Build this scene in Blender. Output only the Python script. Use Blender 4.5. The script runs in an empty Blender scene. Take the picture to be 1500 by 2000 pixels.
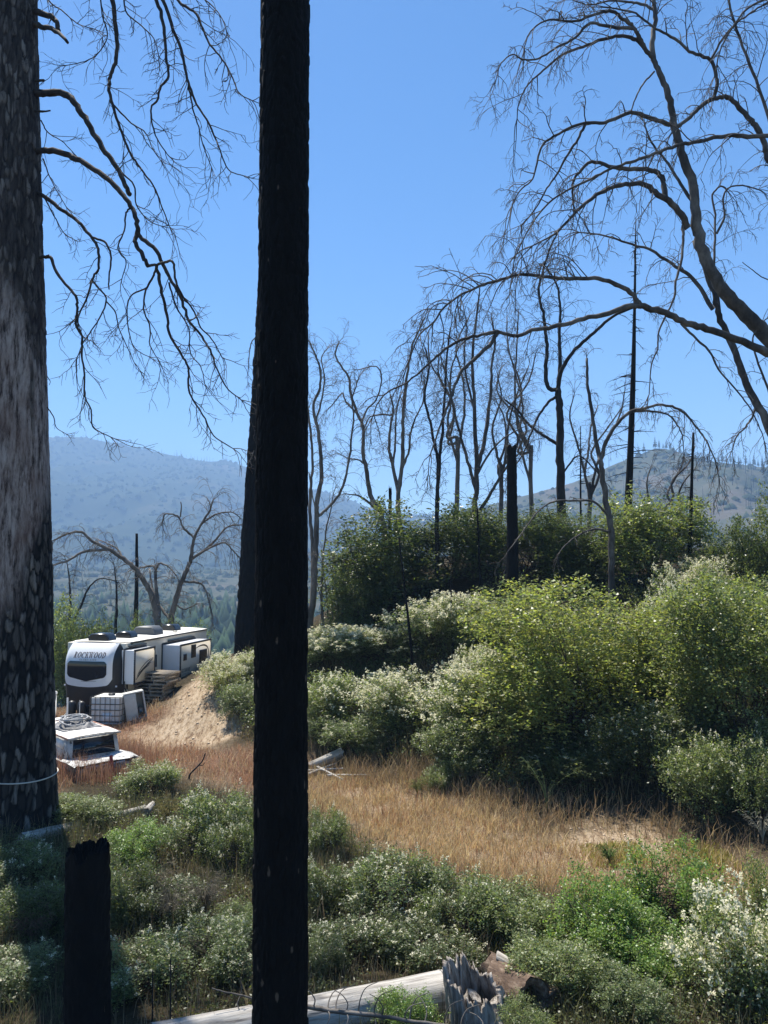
import bpy, bmesh, math, random
import numpy as np
from mathutils import Vector

SC = bpy.context.scene
COL = SC.collection
rad = math.radians

# ------------------------------------------------------------------ camera, sky, sun, exposure
CAM_Z = 5.8
PITCH = math.atan(110 / 1500)          # horizon lies 110 px (of 2000) below the picture's centre
FPX = 1500.0                           # focal length in photo pixels
cam_d = bpy.data.cameras.new('camera'); cam = bpy.data.objects.new('camera', cam_d); COL.objects.link(cam)
cam_d.sensor_fit = 'VERTICAL'; cam_d.sensor_height = 24.0; cam_d.lens = 24.0 * FPX / 2000.0
cam_d.clip_start = 0.1; cam_d.clip_end = 12000
cam.location = (0, 0, CAM_Z); cam.rotation_euler = (math.pi / 2 + PITCH, 0, 0)
SC.camera = cam
SC.render.resolution_x, SC.render.resolution_y = 768, 1024

SUN_EL, SUN_AZ = rad(64), rad(-36)      # azimuth: clockwise from +Y (into the picture), so ahead and to the left
w = bpy.data.worlds.new('World'); SC.world = w; w.use_nodes = True
nt = w.node_tree; nt.nodes.clear()
sky = nt.nodes.new('ShaderNodeTexSky'); sky.sky_type = 'NISHITA'; sky.sun_disc = False
sky.sun_elevation = SUN_EL; sky.sun_rotation = SUN_AZ
sky.altitude = 1200; sky.air_density = 1.0; sky.dust_density = 0.5; sky.ozone_density = 2.0
bg = nt.nodes.new('ShaderNodeBackground'); bg.inputs[1].default_value = 0.088
wo = nt.nodes.new('ShaderNodeOutputWorld')
hsv = nt.nodes.new('ShaderNodeHueSaturation'); hsv.inputs['Saturation'].default_value = 1.32
nt.links.new(sky.outputs[0], hsv.inputs['Color']); nt.links.new(hsv.outputs[0], bg.inputs[0]); nt.links.new(bg.outputs[0], wo.inputs[0])
sd = bpy.data.lights.new('sun', 'SUN'); sd.energy = 5.0; sd.angle = rad(0.5); sd.color = (1.0, 0.95, 0.86)
sun = bpy.data.objects.new('sun', sd); COL.objects.link(sun); sun.location = (10, 20, 60)
sdir = Vector((math.sin(SUN_AZ) * math.cos(SUN_EL), math.cos(SUN_AZ) * math.cos(SUN_EL), math.sin(SUN_EL)))
sun.rotation_euler = (-sdir).to_track_quat('-Z', 'Y').to_euler()
vs = SC.view_settings
vs.view_transform = 'Standard'; vs.look = 'None'; vs.exposure = 1.05; vs.gamma = 1.0; vs.use_curve_mapping = False
SC.render.engine = 'CYCLES'
cy = SC.cycles
cy.use_denoising = True; cy.denoiser = 'OPENIMAGEDENOISE'; cy.denoising_input_passes = 'RGB_ALBEDO_NORMAL'
cy.max_bounces = 6; cy.diffuse_bounces = 3; cy.glossy_bounces = 2; cy.transmission_bounces = 3; cy.volume_bounces = 1
cy.transparent_max_bounces = 6; cy.caustics_reflective = False; cy.caustics_refractive = False
cy.sample_clamp_indirect = 4.0

# ------------------------------------------------------------------ small tools
CP, SP = math.cos(PITCH), math.sin(PITCH)
def P(px, py, d):
    """world point seen at photo pixel (px, py) at ground distance d (metres along +Y)"""
    u = (px - 750) / FPX; v = (1000 - py) / FPX
    ry = CP - v * SP; rz = SP + v * CP
    k = d / ry
    return np.array([u * k, d, CAM_Z + rz * k])
def pxw(wpx, d): return wpx / FPX * d

def _hash(ix, iy, iz, seed):
    n = (ix * 374761393 + iy * 668265263 + iz * 2147483647 + seed * 1442695041) & 0xFFFFFFFF
    n = ((n ^ (n >> 13)) * 1274126177) & 0xFFFFFFFF
    n = (n ^ (n >> 16)) & 0xFFFFFFFF
    return n / 4294967295.0
def vnoise(x, y, z=0.0, seed=0):
    x, y, z = np.broadcast_arrays(np.asarray(x, float), np.asarray(y, float), np.asarray(z, float))
    fx, fy, fz = np.floor(x), np.floor(y), np.floor(z)
    ix, iy, iz = fx.astype(np.int64), fy.astype(np.int64), fz.astype(np.int64)
    tx, ty, tz = x - fx, y - fy, z - fz
    tx = tx * tx * (3 - 2 * tx); ty = ty * ty * (3 - 2 * ty); tz = tz * tz * (3 - 2 * tz)
    r = 0
    for a in (0, 1):
        for b in (0, 1):
            for c in (0, 1):
                wgt = (tx if a else 1 - tx) * (ty if b else 1 - ty) * (tz if c else 1 - tz)
                r = r + wgt * _hash(ix + a, iy + b, iz + c, seed)
    return r
def fbm(x, y, z=0.0, seed=0, oct=4):
    r = 0; a = 0.5; f = 1.0
    for i in range(oct):
        r = r + a * (vnoise(np.asarray(x) * f, np.asarray(y) * f, np.asarray(z) * f, seed + i * 17) - 0.5); a *= 0.5; f *= 2.03
    return r
def sstep(a, b, x):
    t = np.clip((np.asarray(x, float) - a) / (b - a), 0, 1); return t * t * (3 - 2 * t)

def mesh_np(name, verts, quads=None, tris=None, smooth=False, attrs=None):
    me = bpy.data.meshes.new(name)
    verts = np.asarray(verts, np.float32)
    nq = 0 if quads is None else len(quads); ntr = 0 if tris is None else len(tris)
    me.vertices.add(len(verts)); me.vertices.foreach_set('co', verts.ravel())
    idx = []; 
    if nq: idx.append(np.asarray(quads, np.int32).ravel())
    if ntr: idx.append(np.asarray(tris, np.int32).ravel())
    idx = np.concatenate(idx) if idx else np.zeros(0, np.int32)
    me.loops.add(len(idx)); me.loops.foreach_set('vertex_index', idx)
    me.polygons.add(nq + ntr)
    st = np.concatenate([np.arange(nq) * 4, nq * 4 + np.arange(ntr) * 3]).astype(np.int32)
    me.polygons.foreach_set('loop_start', st)
    if smooth: me.polygons.foreach_set('use_smooth', np.ones(nq + ntr, bool))
    me.update(calc_edges=True)
    if attrs:
        for k, v in attrs.items():
            a = me.attributes.new(k, 'FLOAT', 'POINT'); a.data.foreach_set('value', np.asarray(v, np.float32).ravel())
    return me

def link(name, data, mat=None, parent=None, loc=None, rotz=None):
    o = bpy.data.objects.new(name, data); COL.objects.link(o)
    if mat is not None and data is not None and not data.materials: data.materials.append(mat)
    if parent is not None: o.parent = parent
    if loc is not None: o.location = loc
    if rotz is not None: o.rotation_euler = (0, 0, rotz)
    return o
def tag(o, label=None, cat=None, group=None, kind=None):
    if label: o['label'] = label
    if cat: o['category'] = cat
    if group: o['group'] = group
    if kind: o['kind'] = kind
    return o
def thing(name, label, cat, loc=(0, 0, 0), rotz=0.0, group=None):
    o = link(name, None, loc=loc, rotz=rotz); o.empty_display_size = 0.3
    return tag(o, label, cat, group)

class MB:
    """collects shapes, builds ONE mesh object"""
    def __init__(s): s.v = []; s.q = []; s.t = []; s.n = 0
    def add(s, v, q=None, t=None):
        v = np.asarray(v, float).reshape(-1, 3)
        if q is not None and len(q): s.q.append(np.asarray(q, int) + s.n)
        if t is not None and len(t): s.t.append(np.asarray(t, int) + s.n)
        s.v.append(v); s.n += len(v); return s
    def tube(s, pts, radii, sides=6, caps=True, rough=0.0, seed=0):
        pts = np.asarray(pts, float); n = len(pts)
        radii = np.broadcast_to(np.asarray(radii, float), (n,))
        T = np.gradient(pts, axis=0); T /= (np.linalg.norm(T, axis=1)[:, None] + 1e-9)
        ref = np.array([0, 0, 1.0]) if abs(T[:, 2]).mean() < 0.8 else np.array([1.0, 0.1, 0])
        U = np.cross(T, ref); U /= (np.linalg.norm(U, axis=1)[:, None] + 1e-9)
        for i in range(1, n):
            if np.dot(U[i], U[i - 1]) < 0: U[i] = -U[i]
        V = np.cross(T, U)
        a = np.arange(sides) * (2 * math.pi / sides)
        R = radii[:, None] * np.ones(sides)[None]
        if rough:
            rs = np.random.RandomState(seed + n); R = R * (1 + rough * (rs.rand(n, sides) - 0.5) * 2)
        ring = pts[:, None] + R[..., None] * (np.cos(a)[None, :, None] * U[:, None] + np.sin(a)[None, :, None] * V[:, None])
        i = np.arange(n - 1)[:, None]; j = np.arange(sides)[None]
        j2 = (j + 1) % sides
        q = np.stack([i * sides + j, i * sides + j2, (i + 1) * sides + j2, (i + 1) * sides + j], -1).reshape(-1, 4)
        s.add(ring.reshape(-1, 3), q)
        if caps and sides >= 4:
            b = s.n - n * sides
            for base, cen in ((0, pts[0]), ((n - 1) * sides, pts[-1])):
                k = np.arange(sides); c = s.n
                s.v.append(cen.reshape(1, 3)); s.n += 1
                tr = np.stack([np.full(sides, c), b + base + k, b + base + (k + 1) % sides], -1)
                s.t.append(tr)
        return s
    def box(s, c, size, rot=0.0, bevel=0.0, axes=None):
        bm = bmesh.new(); bmesh.ops.create_cube(bm, size=1)
        for v in bm.verts: v.co = Vector((v.co.x * size[0], v.co.y * size[1], v.co.z * size[2]))
        if bevel > 0: bmesh.ops.bevel(bm, geom=list(bm.edges), offset=bevel, segments=2, affect='EDGES', profile=0.7)
        bmesh.ops.triangulate(bm, faces=bm.faces[:])
        bm.verts.index_update()
        v = np.array([x.co[:] for x in bm.verts]); t = [[q.index for q in f.verts] for f in bm.faces]
        bm.free()
        if axes is not None: v = v @ np.asarray(axes)
        elif rot:
            cr, sr = math.cos(rot), math.sin(rot); v = np.stack([v[:, 0] * cr - v[:, 1] * sr, v[:, 0] * sr + v[:, 1] * cr, v[:, 2]], -1)
        return s.add(v + np.asarray(c, float), t=t)
    def grid(s, pts):
        pts = np.asarray(pts, float); n, m = pts.shape[:2]
        i = np.arange(n - 1)[:, None]; j = np.arange(m - 1)[None]
        q = np.stack([i * m + j, i * m + j + 1, (i + 1) * m + j + 1, (i + 1) * m + j], -1).reshape(-1, 4)
        return s.add(pts.reshape(-1, 3), q)
    def mesh(s, name, smooth=True):
        return mesh_np(name, np.concatenate(s.v), np.concatenate(s.q) if s.q else None, np.concatenate(s.t) if s.t else None, smooth)
    def build(s, name, mat, parent=None, smooth=True, loc=None, rotz=None):
        return link(name, s.mesh(name, smooth), mat, parent, loc, rotz)

# ------------------------------------------------------------------ materials
def newmat(name):
    m = bpy.data.materials.new(name); m.use_nodes = True
    t = m.node_tree; t.nodes.clear()
    out = t.nodes.new('ShaderNodeOutputMaterial'); b = t.nodes.new('ShaderNodeBsdfPrincipled')
    t.links.new(b.outputs[0], out.inputs[0])
    return m, t, b, out
def N(t, typ, **kw):
    n = t.nodes.new(typ)
    for k, v in kw.items(): setattr(n, k, v)
    return n
def ramp(t, fac, stops):
    r = N(t, 'ShaderNodeValToRGB'); e = r.color_ramp.elements
    while len(e) < len(stops): e.new(0.5)
    for el, (p, c) in zip(e, stops): el.position = p; el.color = (*c, 1)
    t.links.new(fac, r.inputs[0]); return r.outputs[0]
def mixc(t, fac, a, b, mode='MIX'):
    n = N(t, 'ShaderNodeMix', data_type='RGBA', blend_type=mode)
    for sock, val in ((n.inputs[0], fac), (n.inputs[6], a), (n.inputs[7], b)):
        if isinstance(val, (int, float)): sock.default_value = val
        elif isinstance(val, tuple): sock.default_value = (*val, 1)
        else: t.links.new(val, sock)
    return n.outputs[2]
def coords(t, scale=(1, 1, 1), kind='Object'):
    c = N(t, 'ShaderNodeTexCoord'); m = N(t, 'ShaderNodeMapping'); m.inputs['Scale'].default_value = scale
    t.links.new(c.outputs[kind], m.inputs[0]); return m.outputs[0]
def noise(t, vec, scale, detail=4, rough=0.6):
    n = N(t, 'ShaderNodeTexNoise'); n.inputs['Scale'].default_value = scale; n.inputs['Detail'].default_value = detail
    n.inputs['Roughness'].default_value = rough; t.links.new(vec, n.inputs['Vector']); return n.outputs['Fac']
def bump(t, b, h, strength=0.5, dist=0.02):
    n = N(t, 'ShaderNodeBump'); n.inputs['Strength'].default_value = strength; n.inputs['Distance'].default_value = dist
    t.links.new(h, n.inputs['Height']); t.links.new(n.outputs[0], b.inputs['Normal'])

def plain(name, col, rough=0.5, var=0.12, scale=6.0, metal=0.0, dirt=None, bumpk=0.0, spec=0.5):
    """paint, plastic or metal with slight unevenness and optional dirt"""
    m, t, b, o = newmat(name)
    v = coords(t); f = noise(t, v, scale, 5)
    c = ramp(t, f, [(0.3, tuple(x * (1 - var) for x in col)), (0.7, tuple(min(1, x * (1 + var)) for x in col))])
    if dirt:
        f2 = noise(t, v, scale * 0.6, 6, 0.7)
        mk = ramp(t, f2, [(0.52, (0, 0, 0)), (0.68, (1, 1, 1))])
        c = mixc(t, mk, c, dirt)
    t.links.new(c, b.inputs['Base Color']); b.inputs['Roughness'].default_value = rough; b.inputs['Metallic'].default_value = metal
    b.inputs['Specular IOR Level'].default_value = spec
    if bumpk: bump(t, b, f, bumpk, 0.01)
    return m

def wood(name, cols, sc=(1, 1, 1), nscale=4.0, rough=0.85, bumpk=0.6, bdist=0.03):
    m, t, b, o = newmat(name)
    v = coords(t, sc); f = noise(t, v, nscale, 8, 0.65)
    c = ramp(t, f, cols)
    t.links.new(c, b.inputs['Base Color']); b.inputs['Roughness'].default_value = rough; b.inputs['Specular IOR Level'].default_value = 0.25
    f2 = noise(t, v, nscale * 3, 6, 0.7); bump(t, b, f2, bumpk, bdist)
    return m

M = {}
M['oak_bark'] = wood('dead_oak_bark', [(0.3, (0.018, 0.016, 0.016)), (0.5, (0.075, 0.066, 0.060)), (0.7, (0.20, 0.18, 0.16))], (1, 1, 0.5), 2.2)
M['oak_grey'] = wood('weathered_oak_bark', [(0.3, (0.035, 0.032, 0.03)), (0.5, (0.13, 0.115, 0.10)), (0.72, (0.27, 0.24, 0.21))], (1, 1, 0.4), 2.5)
M['oak_dark'] = wood('scorched_oak_bark', [(0.35, (0.008, 0.008, 0.009)), (0.6, (0.03, 0.028, 0.027)), (0.8, (0.10, 0.09, 0.08))], (1, 1, 0.5), 2.2)
M['pine_twig'] = wood('dead_pine_branch', [(0.3, (0.015, 0.013, 0.012)), (0.6, (0.055, 0.044, 0.037)), (0.78, (0.14, 0.11, 0.09))], (1, 1, 1), 5.0)
M['stem'] = wood('shrub_stem', [(0.3, (0.03, 0.022, 0.016)), (0.7, (0.10, 0.075, 0.055))], (1, 1, 1), 6.0)

def char_mat(name, flecks=0.0, base=0.006):
    m, t, b, o = newmat(name)
    v = coords(t, (1, 1, 0.35)); f = noise(t, v, 9, 7, 0.7)
    c = ramp(t, f, [(0.3, (base * 0.5,) * 3), (0.75, (base * 1.8, base * 1.75, base * 1.8))])
    if flecks:
        v2 = coords(t, (1, 1, 0.38)); vo = N(t, 'ShaderNodeTexVoronoi'); vo.inputs['Scale'].default_value = 7.0
        vo.inputs['Randomness'].default_value = 1.0; t.links.new(v2, vo.inputs['Vector'])
        gate = noise(t, v2, 2.0, 3)
        gz = N(t, 'ShaderNodeSeparateXYZ'); gc = N(t, 'ShaderNodeTexCoord'); t.links.new(gc.outputs['Object'], gz.inputs[0])
        lo = N(t, 'ShaderNodeMapRange'); lo.inputs[1].default_value = 0.5; lo.inputs[2].default_value = 6.5; lo.inputs[3].default_value = 0.13; lo.inputs[4].default_value = 0.0
        t.links.new(gz.outputs[2], lo.inputs[0])
        th = N(t, 'ShaderNodeMath', operation='MULTIPLY'); t.links.new(gate, th.inputs[0]); t.links.new(lo.outputs[0], th.inputs[1])
        fz = noise(t, v2, 30, 4); ad = N(t, 'ShaderNodeMath', operation='MULTIPLY_ADD'); t.links.new(fz, ad.inputs[0]); ad.inputs[1].default_value = 0.16; t.links.new(vo.outputs['Distance'], ad.inputs[2])
        sb = N(t, 'ShaderNodeMath', operation='SUBTRACT'); t.links.new(ad.outputs[0], sb.inputs[0]); t.links.new(th.outputs[0], sb.inputs[1])
        mk = ramp(t, sb.outputs[0], [(0.12, (1, 1, 1)), (0.17, (0, 0, 0))])
        c = mixc(t, mk, c, (0.13, 0.10, 0.075))
    t.links.new(c, b.inputs['Base Color']); b.inputs['Roughness'].default_value = 0.8; b.inputs['Specular IOR Level'].default_value = 0.12
    f2 = noise(t, v, 22, 6, 0.7); bump(t, b, f2, 0.8, 0.03)
    return m
M['char'] = char_mat('charred_bark', 1.0)
M['char_plain'] = char_mat('charred_wood')

def bark_mat():
    m, t, b, o = newmat('pine_bark')
    at = N(t, 'ShaderNodeAttribute', attribute_name='plate'); ch = N(t, 'ShaderNodeAttribute', attribute_name='burnt'); ce = N(t, 'ShaderNodeAttribute', attribute_name='cell')
    v = coords(t, (1, 1, 0.16)); f = noise(t, v, 11, 8, 0.75); g = noise(t, coords(t, (1, 1, 0.5)), 1.6, 5, 0.6)
    # bared, flaking middle of the trunk: fine upright streaks
    st = ramp(t, f, [(0.38, (0.022, 0.018, 0.018)), (0.46, (0.17, 0.132, 0.118)), (0.55, (0.33, 0.27, 0.245)), (0.72, (0.46, 0.40, 0.365))])
    st = mixc(t, ramp(t, g, [(0.45, (0, 0, 0)), (0.7, (0.75, 0.75, 0.75))]), st, (0.13, 0.075, 0.058), 'MIX')
    # burnt plates: each plate greyer or blacker than its neighbours
    pl = ramp(t, ce.outputs['Fac'], [(0.25, (0.014, 0.013, 0.013)), (0.6, (0.085, 0.074, 0.067)), (1.0, (0.24, 0.21, 0.185))])
    pl = mixc(t, ramp(t, f, [(0.35, (0.9, 0.9, 0.9)), (0.6, (0, 0, 0))]), pl, (0.015, 0.014, 0.014))
    bl = mixc(t, at.outputs['Fac'], (0.006, 0.006, 0.007), pl)
    c = mixc(t, ch.outputs['Fac'], st, bl)
    t.links.new(c, b.inputs['Base Color']); b.inputs['Roughness'].default_value = 0.9; b.inputs['Specular IOR Level'].default_value = 0.2
    bump(t, b, f, 0.9, 0.02)
    return m
M['pine_bark'] = bark_mat()

def leaf_mat(name, trans=0.35, rough=0.42, var=0.45, hue=0.035, spec=0.5, tint=(1.5, 1.45, 0.6)):
    m, t, b, o = newmat(name)
    oi = N(t, 'ShaderNodeObjectInfo'); ge = N(t, 'ShaderNodeNewGeometry')
    hs = N(t, 'ShaderNodeHueSaturation'); t.links.new(oi.outputs['Color'], hs.inputs['Color'])
    mv = N(t, 'ShaderNodeMapRange'); mv.inputs[3].default_value = 1 - var; mv.inputs[4].default_value = 1 + var
    t.links.new(ge.outputs['Random Per Island'], mv.inputs[0]); t.links.new(mv.outputs[0], hs.inputs['Value'])
    m2 = N(t, 'ShaderNodeMath', operation='MULTIPLY'); m2.inputs[1].default_value = 7.31; t.links.new(ge.outputs['Random Per Island'], m2.inputs[0])
    fr = N(t, 'ShaderNodeMath', operation='FRACT'); t.links.new(m2.outputs[0], fr.inputs[0])
    mh = N(t, 'ShaderNodeMapRange'); mh.inputs[3].default_value = 0.5 - hue; mh.inputs[4].default_value = 0.5 + hue
    t.links.new(fr.outputs[0], mh.inputs[0]); t.links.new(mh.outputs[0], hs.inputs['Hue'])
    t.links.new(hs.outputs[0], b.inputs['Base Color']); b.inputs['Roughness'].default_value = rough; b.inputs['Specular IOR Level'].default_value = spec
    tr = N(t, 'ShaderNodeBsdfTranslucent')
    y = mixc(t, 1.0, hs.outputs[0], tint, 'MULTIPLY'); t.links.new(y, tr.inputs[0])
    mx = N(t, 'ShaderNodeMixShader'); mx.inputs[0].default_value = trans
    t.links.new(b.outputs[0], mx.inputs[1]); t.links.new(tr.outputs[0], mx.inputs[2]); t.links.new(mx.outputs[0], o.inputs[0])
    return m
M['leaf'] = leaf_mat('leaf', 0.48, 0.40, 0.5, 0.035, 0.5, (1.45, 1.5, 0.68))
M['far_leaf'] = leaf_mat('far_foliage', 0.0, 1.0, 0.4, 0.02, 0.0)
M['blossom'] = leaf_mat('cream_blossom', 0.4, 0.8, 0.15, 0.01, 0.1, (1.1, 1.1, 1.0))
M['grass'] = leaf_mat('grass_blade', 0.3, 0.65, 0.4, 0.02, 0.2, (1.1, 1.05, 0.9))

def ground_mat():
    m, t, b, o = newmat('ground_soil')
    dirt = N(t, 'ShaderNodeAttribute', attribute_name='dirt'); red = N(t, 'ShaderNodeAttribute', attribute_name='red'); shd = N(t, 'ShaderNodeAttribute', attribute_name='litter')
    v = coords(t); f = noise(t, v, 1.1, 8, 0.7); g = noise(t, v, 9.0, 6, 0.7)
    dry = ramp(t, g, [(0.3, (0.22, 0.15, 0.09)), (0.55, (0.42, 0.31, 0.20)), (0.75, (0.52, 0.41, 0.29))])
    rd = ramp(t, g, [(0.3, (0.15, 0.08, 0.05)), (0.6, (0.32, 0.19, 0.12)), (0.8, (0.44, 0.30, 0.20))])
    c = mixc(t, red.outputs['Fac'], dry, rd)
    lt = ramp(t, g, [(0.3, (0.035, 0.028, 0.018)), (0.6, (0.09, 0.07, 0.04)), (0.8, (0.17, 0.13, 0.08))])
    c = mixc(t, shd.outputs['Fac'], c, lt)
    # bare cut earth: pale, with rills running down the slope
    vr = coords(t, (2.4, 0.7, 0.5)); r = noise(t, vr, 3.2, 8, 0.75)
    di = ramp(t, r, [(0.40, (0.20, 0.13, 0.08)), (0.48, (0.46, 0.34, 0.22)), (0.58, (0.60, 0.47, 0.33))])
    c = mixc(t, dirt.outputs['Fac'], c, di)
    t.links.new(c, b.inputs['Base Color']); b.inputs['Roughness'].default_value = 0.95; b.inputs['Specular IOR Level'].default_value = 0.1
    h = mixc(t, dirt.outputs['Fac'], g, r); bump(t, b, h, 1.0, 0.22)
    return m
M['ground'] = ground_mat()

def far_mat(name, cols, scale, patch=None, pscale=0.004):
    m, t, b, o = newmat(name)
    v = coords(t); f = noise(t, v, scale, 8, 0.7)
    c = ramp(t, f, cols)
    if patch:
        f2 = noise(t, v, pscale, 5, 0.6); mk = ramp(t, f2, [(0.56, (0, 0, 0)), (0.64, (1, 1, 1))]); c = mixc(t, mk, c, patch)
    t.links.new(c, b.inputs['Base Color']); b.inputs['Roughness'].default_value = 1.0; b.inputs['Specular IOR Level'].default_value = 0.0
    return m
M['mountain'] = far_mat('mountain_scrub', [(0.35, (0.030, 0.040, 0.028)), (0.6, (0.050, 0.060, 0.038)), (0.75, (0.08, 0.082, 0.055))], 0.02, (0.085, 0.08, 0.055), 0.0035)
M['hill'] = far_mat('hill_scrub', [(0.35, (0.04, 0.05, 0.032)), (0.6, (0.085, 0.085, 0.06)), (0.75, (0.13, 0.12, 0.09))], 0.035, (0.10, 0.088, 0.07), 0.008)
M['valley'] = far_mat('valley_scrub', [(0.35, (0.035, 0.05, 0.028)), (0.6, (0.07, 0.08, 0.045)), (0.75, (0.13, 0.12, 0.08))], 0.03, (0.22, 0.17, 0.115), 0.004)

# ------------------------------------------------------------------ terrain
CTRL = []
for a in [(0, 2000, 9.8), (750, 2000, 9.8), (1500, 2000, 9.8), (0, 1590, 16.5), (750, 1700, 14.7), (1500, 1750, 13.5),
          (120, 1500, 22), (400, 1480, 23), (650, 1490, 22.5), (800, 1545, 20), (1000, 1590, 18), (1250, 1640, 16.4), (1450, 1680, 15.3),
          (220, 1412, 28), (100, 1405, 30), (330, 1374, 29.5), (290, 1440, 26.5), (440, 1440, 26), (360, 1370, 28), (415, 1300, 31), (470, 1275, 32),
          (600, 1240, 31), (700, 1330, 26.5), (600, 1400, 25.5), (900, 1330, 25), (800, 1200, 30), (1002, 1168, 28), (1220, 1130, 31),
          (1346, 1126, 29), (1130, 1350, 23.5), (1500, 1350, 20), (1500, 1120, 29), (1094, 1080, 35), (1700, 1300, 20)]:
    CTRL.append(P(*a))
for a in [(-10, 3, .8), (0, 3, .8), (10, 3, .8), (-10, -10, 1.5), (10, -10, 1.5), (0, 45, 5), (15, 45, 6), (0, 60, -3), (20, 60, -2), (-12, 38, -.6),
          (-20, 45, -3), (-25, 30, -.4), (-25, 15, 0), (-20, 5, .8), (25, 10, 1), (28, 20, 4.5), (28, 35, 6.5), (-9, 42, -1.5), (-18, 60, -10), (40, 45, 7), (-40, 30, -2), (-40, 60, -10), (40, 10, 3)]:
    CTRL.append(np.array(a, float))
CTRL = np.array(CTRL)
def _U(r): return np.where(r > 1e-9, r * r * np.log(np.maximum(r, 1e-9)), 0)
_n = len(CTRL)
_K = _U(np.linalg.norm(CTRL[:, None, :2] - CTRL[None, :, :2], axis=2)) + np.eye(_n) * 6.0
_Q = np.c_[np.ones(_n), CTRL[:, :2]]
_A = np.zeros((_n + 3, _n + 3)); _A[:_n, :_n] = _K; _A[:_n, _n:] = _Q; _A[_n:, :_n] = _Q.T
_W = np.linalg.solve(_A, np.r_[CTRL[:, 2], 0, 0, 0])
def hgt(x, y):
    x = np.asarray(x, float); y = np.asarray(y, float); sh = np.broadcast(x, y).shape
    X = np.broadcast_to(x, sh).ravel(); Y = np.broadcast_to(y, sh).ravel()
    Xc = np.clip(X, -42, 42); Yc = np.clip(Y, -12, 62)
    z = np.zeros(len(X))
    for i in range(0, len(X), 20000):
        s = slice(i, i + 20000)
        r = np.hypot(Xc[s, None] - CTRL[None, :, 0], Yc[s, None] - CTRL[None, :, 1])
        z[s] = _U(r) @ _W[:_n] + _W[_n] + _W[_n + 1] * Xc[s] + _W[_n + 2] * Yc[s]
    z = np.clip(z, -14, 8)
    z = z + 0.16 * fbm(X * 0.5, Y * 0.5, 0, 3, 4)
    k = sstep(55, 150, Y)
    far = -26 + 10 * fbm(X * 0.012, Y * 0.012, 0, 9, 4)
    z = z * (1 - k) + far * k
    return z.reshape(sh)
def gz(x, y): return float(hgt(np.array([x]), np.array([y]))[0])
def G(px, py):
    """where the sight line through a photo pixel meets the terrain"""
    ds = np.concatenate([np.arange(6, 40, 0.1)])
    pts = P(px, py, ds).T; h = hgt(pts[:, 0], pts[:, 1])
    i = np.argmax(pts[:, 2] <= h)
    return pts[i] if pts[i, 2] <= h[i] else pts[-1]
def inpoly(x, y, poly):
    x = np.asarray(x); y = np.asarray(y); r = np.zeros(x.shape, bool); n = len(poly)
    for i in range(n):
        x1, y1 = poly[i][:2]; x2, y2 = poly[(i + 1) % n][:2]
        c = ((y1 > y) != (y2 > y)) & (x < (x2 - x1) * (y - y1) / (y2 - y1 + 1e-12) + x1); r ^= c
    return r
def soft(x, y, poly, k=0.35, seed=5):
    """soft-edged mask of a ground area"""
    acc = 0; x = np.asarray(x); y = np.asarray(y); wx = x + 0.9 * fbm(x, y, 0, seed, 3); wy = y + 0.9 * fbm(x, y, 7, seed, 3)
    for dx, dy in ((0, 0), (k, 0), (-k, 0), (0, k), (0, -k), (k, k), (-k, -k), (k, -k), (-k, k)):
        acc = acc + inpoly(wx + dx, wy + dy, poly)
    return acc / 9.0
GP = lambda pts: [tuple(G(a, b)[:2]) for a, b in pts]
POLY_GOLD = GP([(600, 1500), (700, 1520), (840, 1550), (1050, 1620), (1250, 1650), (1500, 1700), (1500, 1790), (1250, 1760), (1000, 1740), (800, 1690), (690, 1640), (600, 1580)])
POLY_RED = GP([(95, 1420), (110, 1385), (190, 1410), (290, 1385), (340, 1375), (300, 1440), (420, 1465), (600, 1470), (600, 1560), (420, 1530), (330, 1500), (110, 1520), (60, 1600), (-60, 1600), (-60, 1440)])
POLY_BANK = GP([(298, 1445), (330, 1395), (370, 1345), (408, 1305), (440, 1296), (470, 1330), (475, 1400), (462, 1440), (420, 1462), (340, 1455)])
POLY_BARE = GP([(1100, 1622), (1180, 1612), (1290, 1640), (1330, 1672), (1240, 1690), (1120, 1665)])
POLY_BARE2 = GP([(245, 1425), (300, 1425), (310, 1460), (262, 1475)])
POLY_BARE3 = GP([(640, 1535), (800, 1545), (790, 1560), (650, 1552)])

def ground():
    ys = np.concatenate([np.arange(-12, 44, 0.22), np.geomspace(44.3, 3140, 130)])
    ts = np.linspace(-1.15, 1.15, 300)
    Y, Tt = np.meshgrid(ys, ts, indexing='ij'); X = (Y + 26) * Tt
    Z = hgt(X, Y)
    x, y = X.ravel(), Y.ravel()
    near = y < 45
    dirt = np.zeros(len(x)); red = np.zeros(len(x)); lit = np.zeros(len(x))
    dirt[near] = np.clip(soft(x[near], y[near], POLY_BANK, 0.3) + soft(x[near], y[near], POLY_BARE, 0.4) + .7 * soft(x[near], y[near], POLY_BARE2, 0.3) + .6 * soft(x[near], y[near], POLY_BARE3, .3), 0, 1)
    red[near] = soft(x[near], y[near], POLY_RED, 0.5)
    gold = np.zeros(len(x)); gold[near] = soft(x[near], y[near], POLY_GOLD, 0.6)
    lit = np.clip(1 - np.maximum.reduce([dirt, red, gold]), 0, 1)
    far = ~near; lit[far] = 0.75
    MBm = MB().grid(np.stack([X, Y, Z], -1))
    me = mesh_np('ground', np.concatenate(MBm.v), np.concatenate(MBm.q), None, True, {'dirt': dirt, 'red': red, 'litter': lit})
    me.materials.append(M['ground']); me.materials.append(M['valley'])
    cy_ = np.array([0.0] * len(me.polygons)); cen = np.zeros(len(me.polygons) * 3, np.float32); me.polygons.foreach_get('center', cen)
    mi = (cen.reshape(-1, 3)[:, 1] > 120).astype(np.int32); me.polygons.foreach_set('material_index', mi)
    tag(link('ground', me), kind='structure')
ground()

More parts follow.
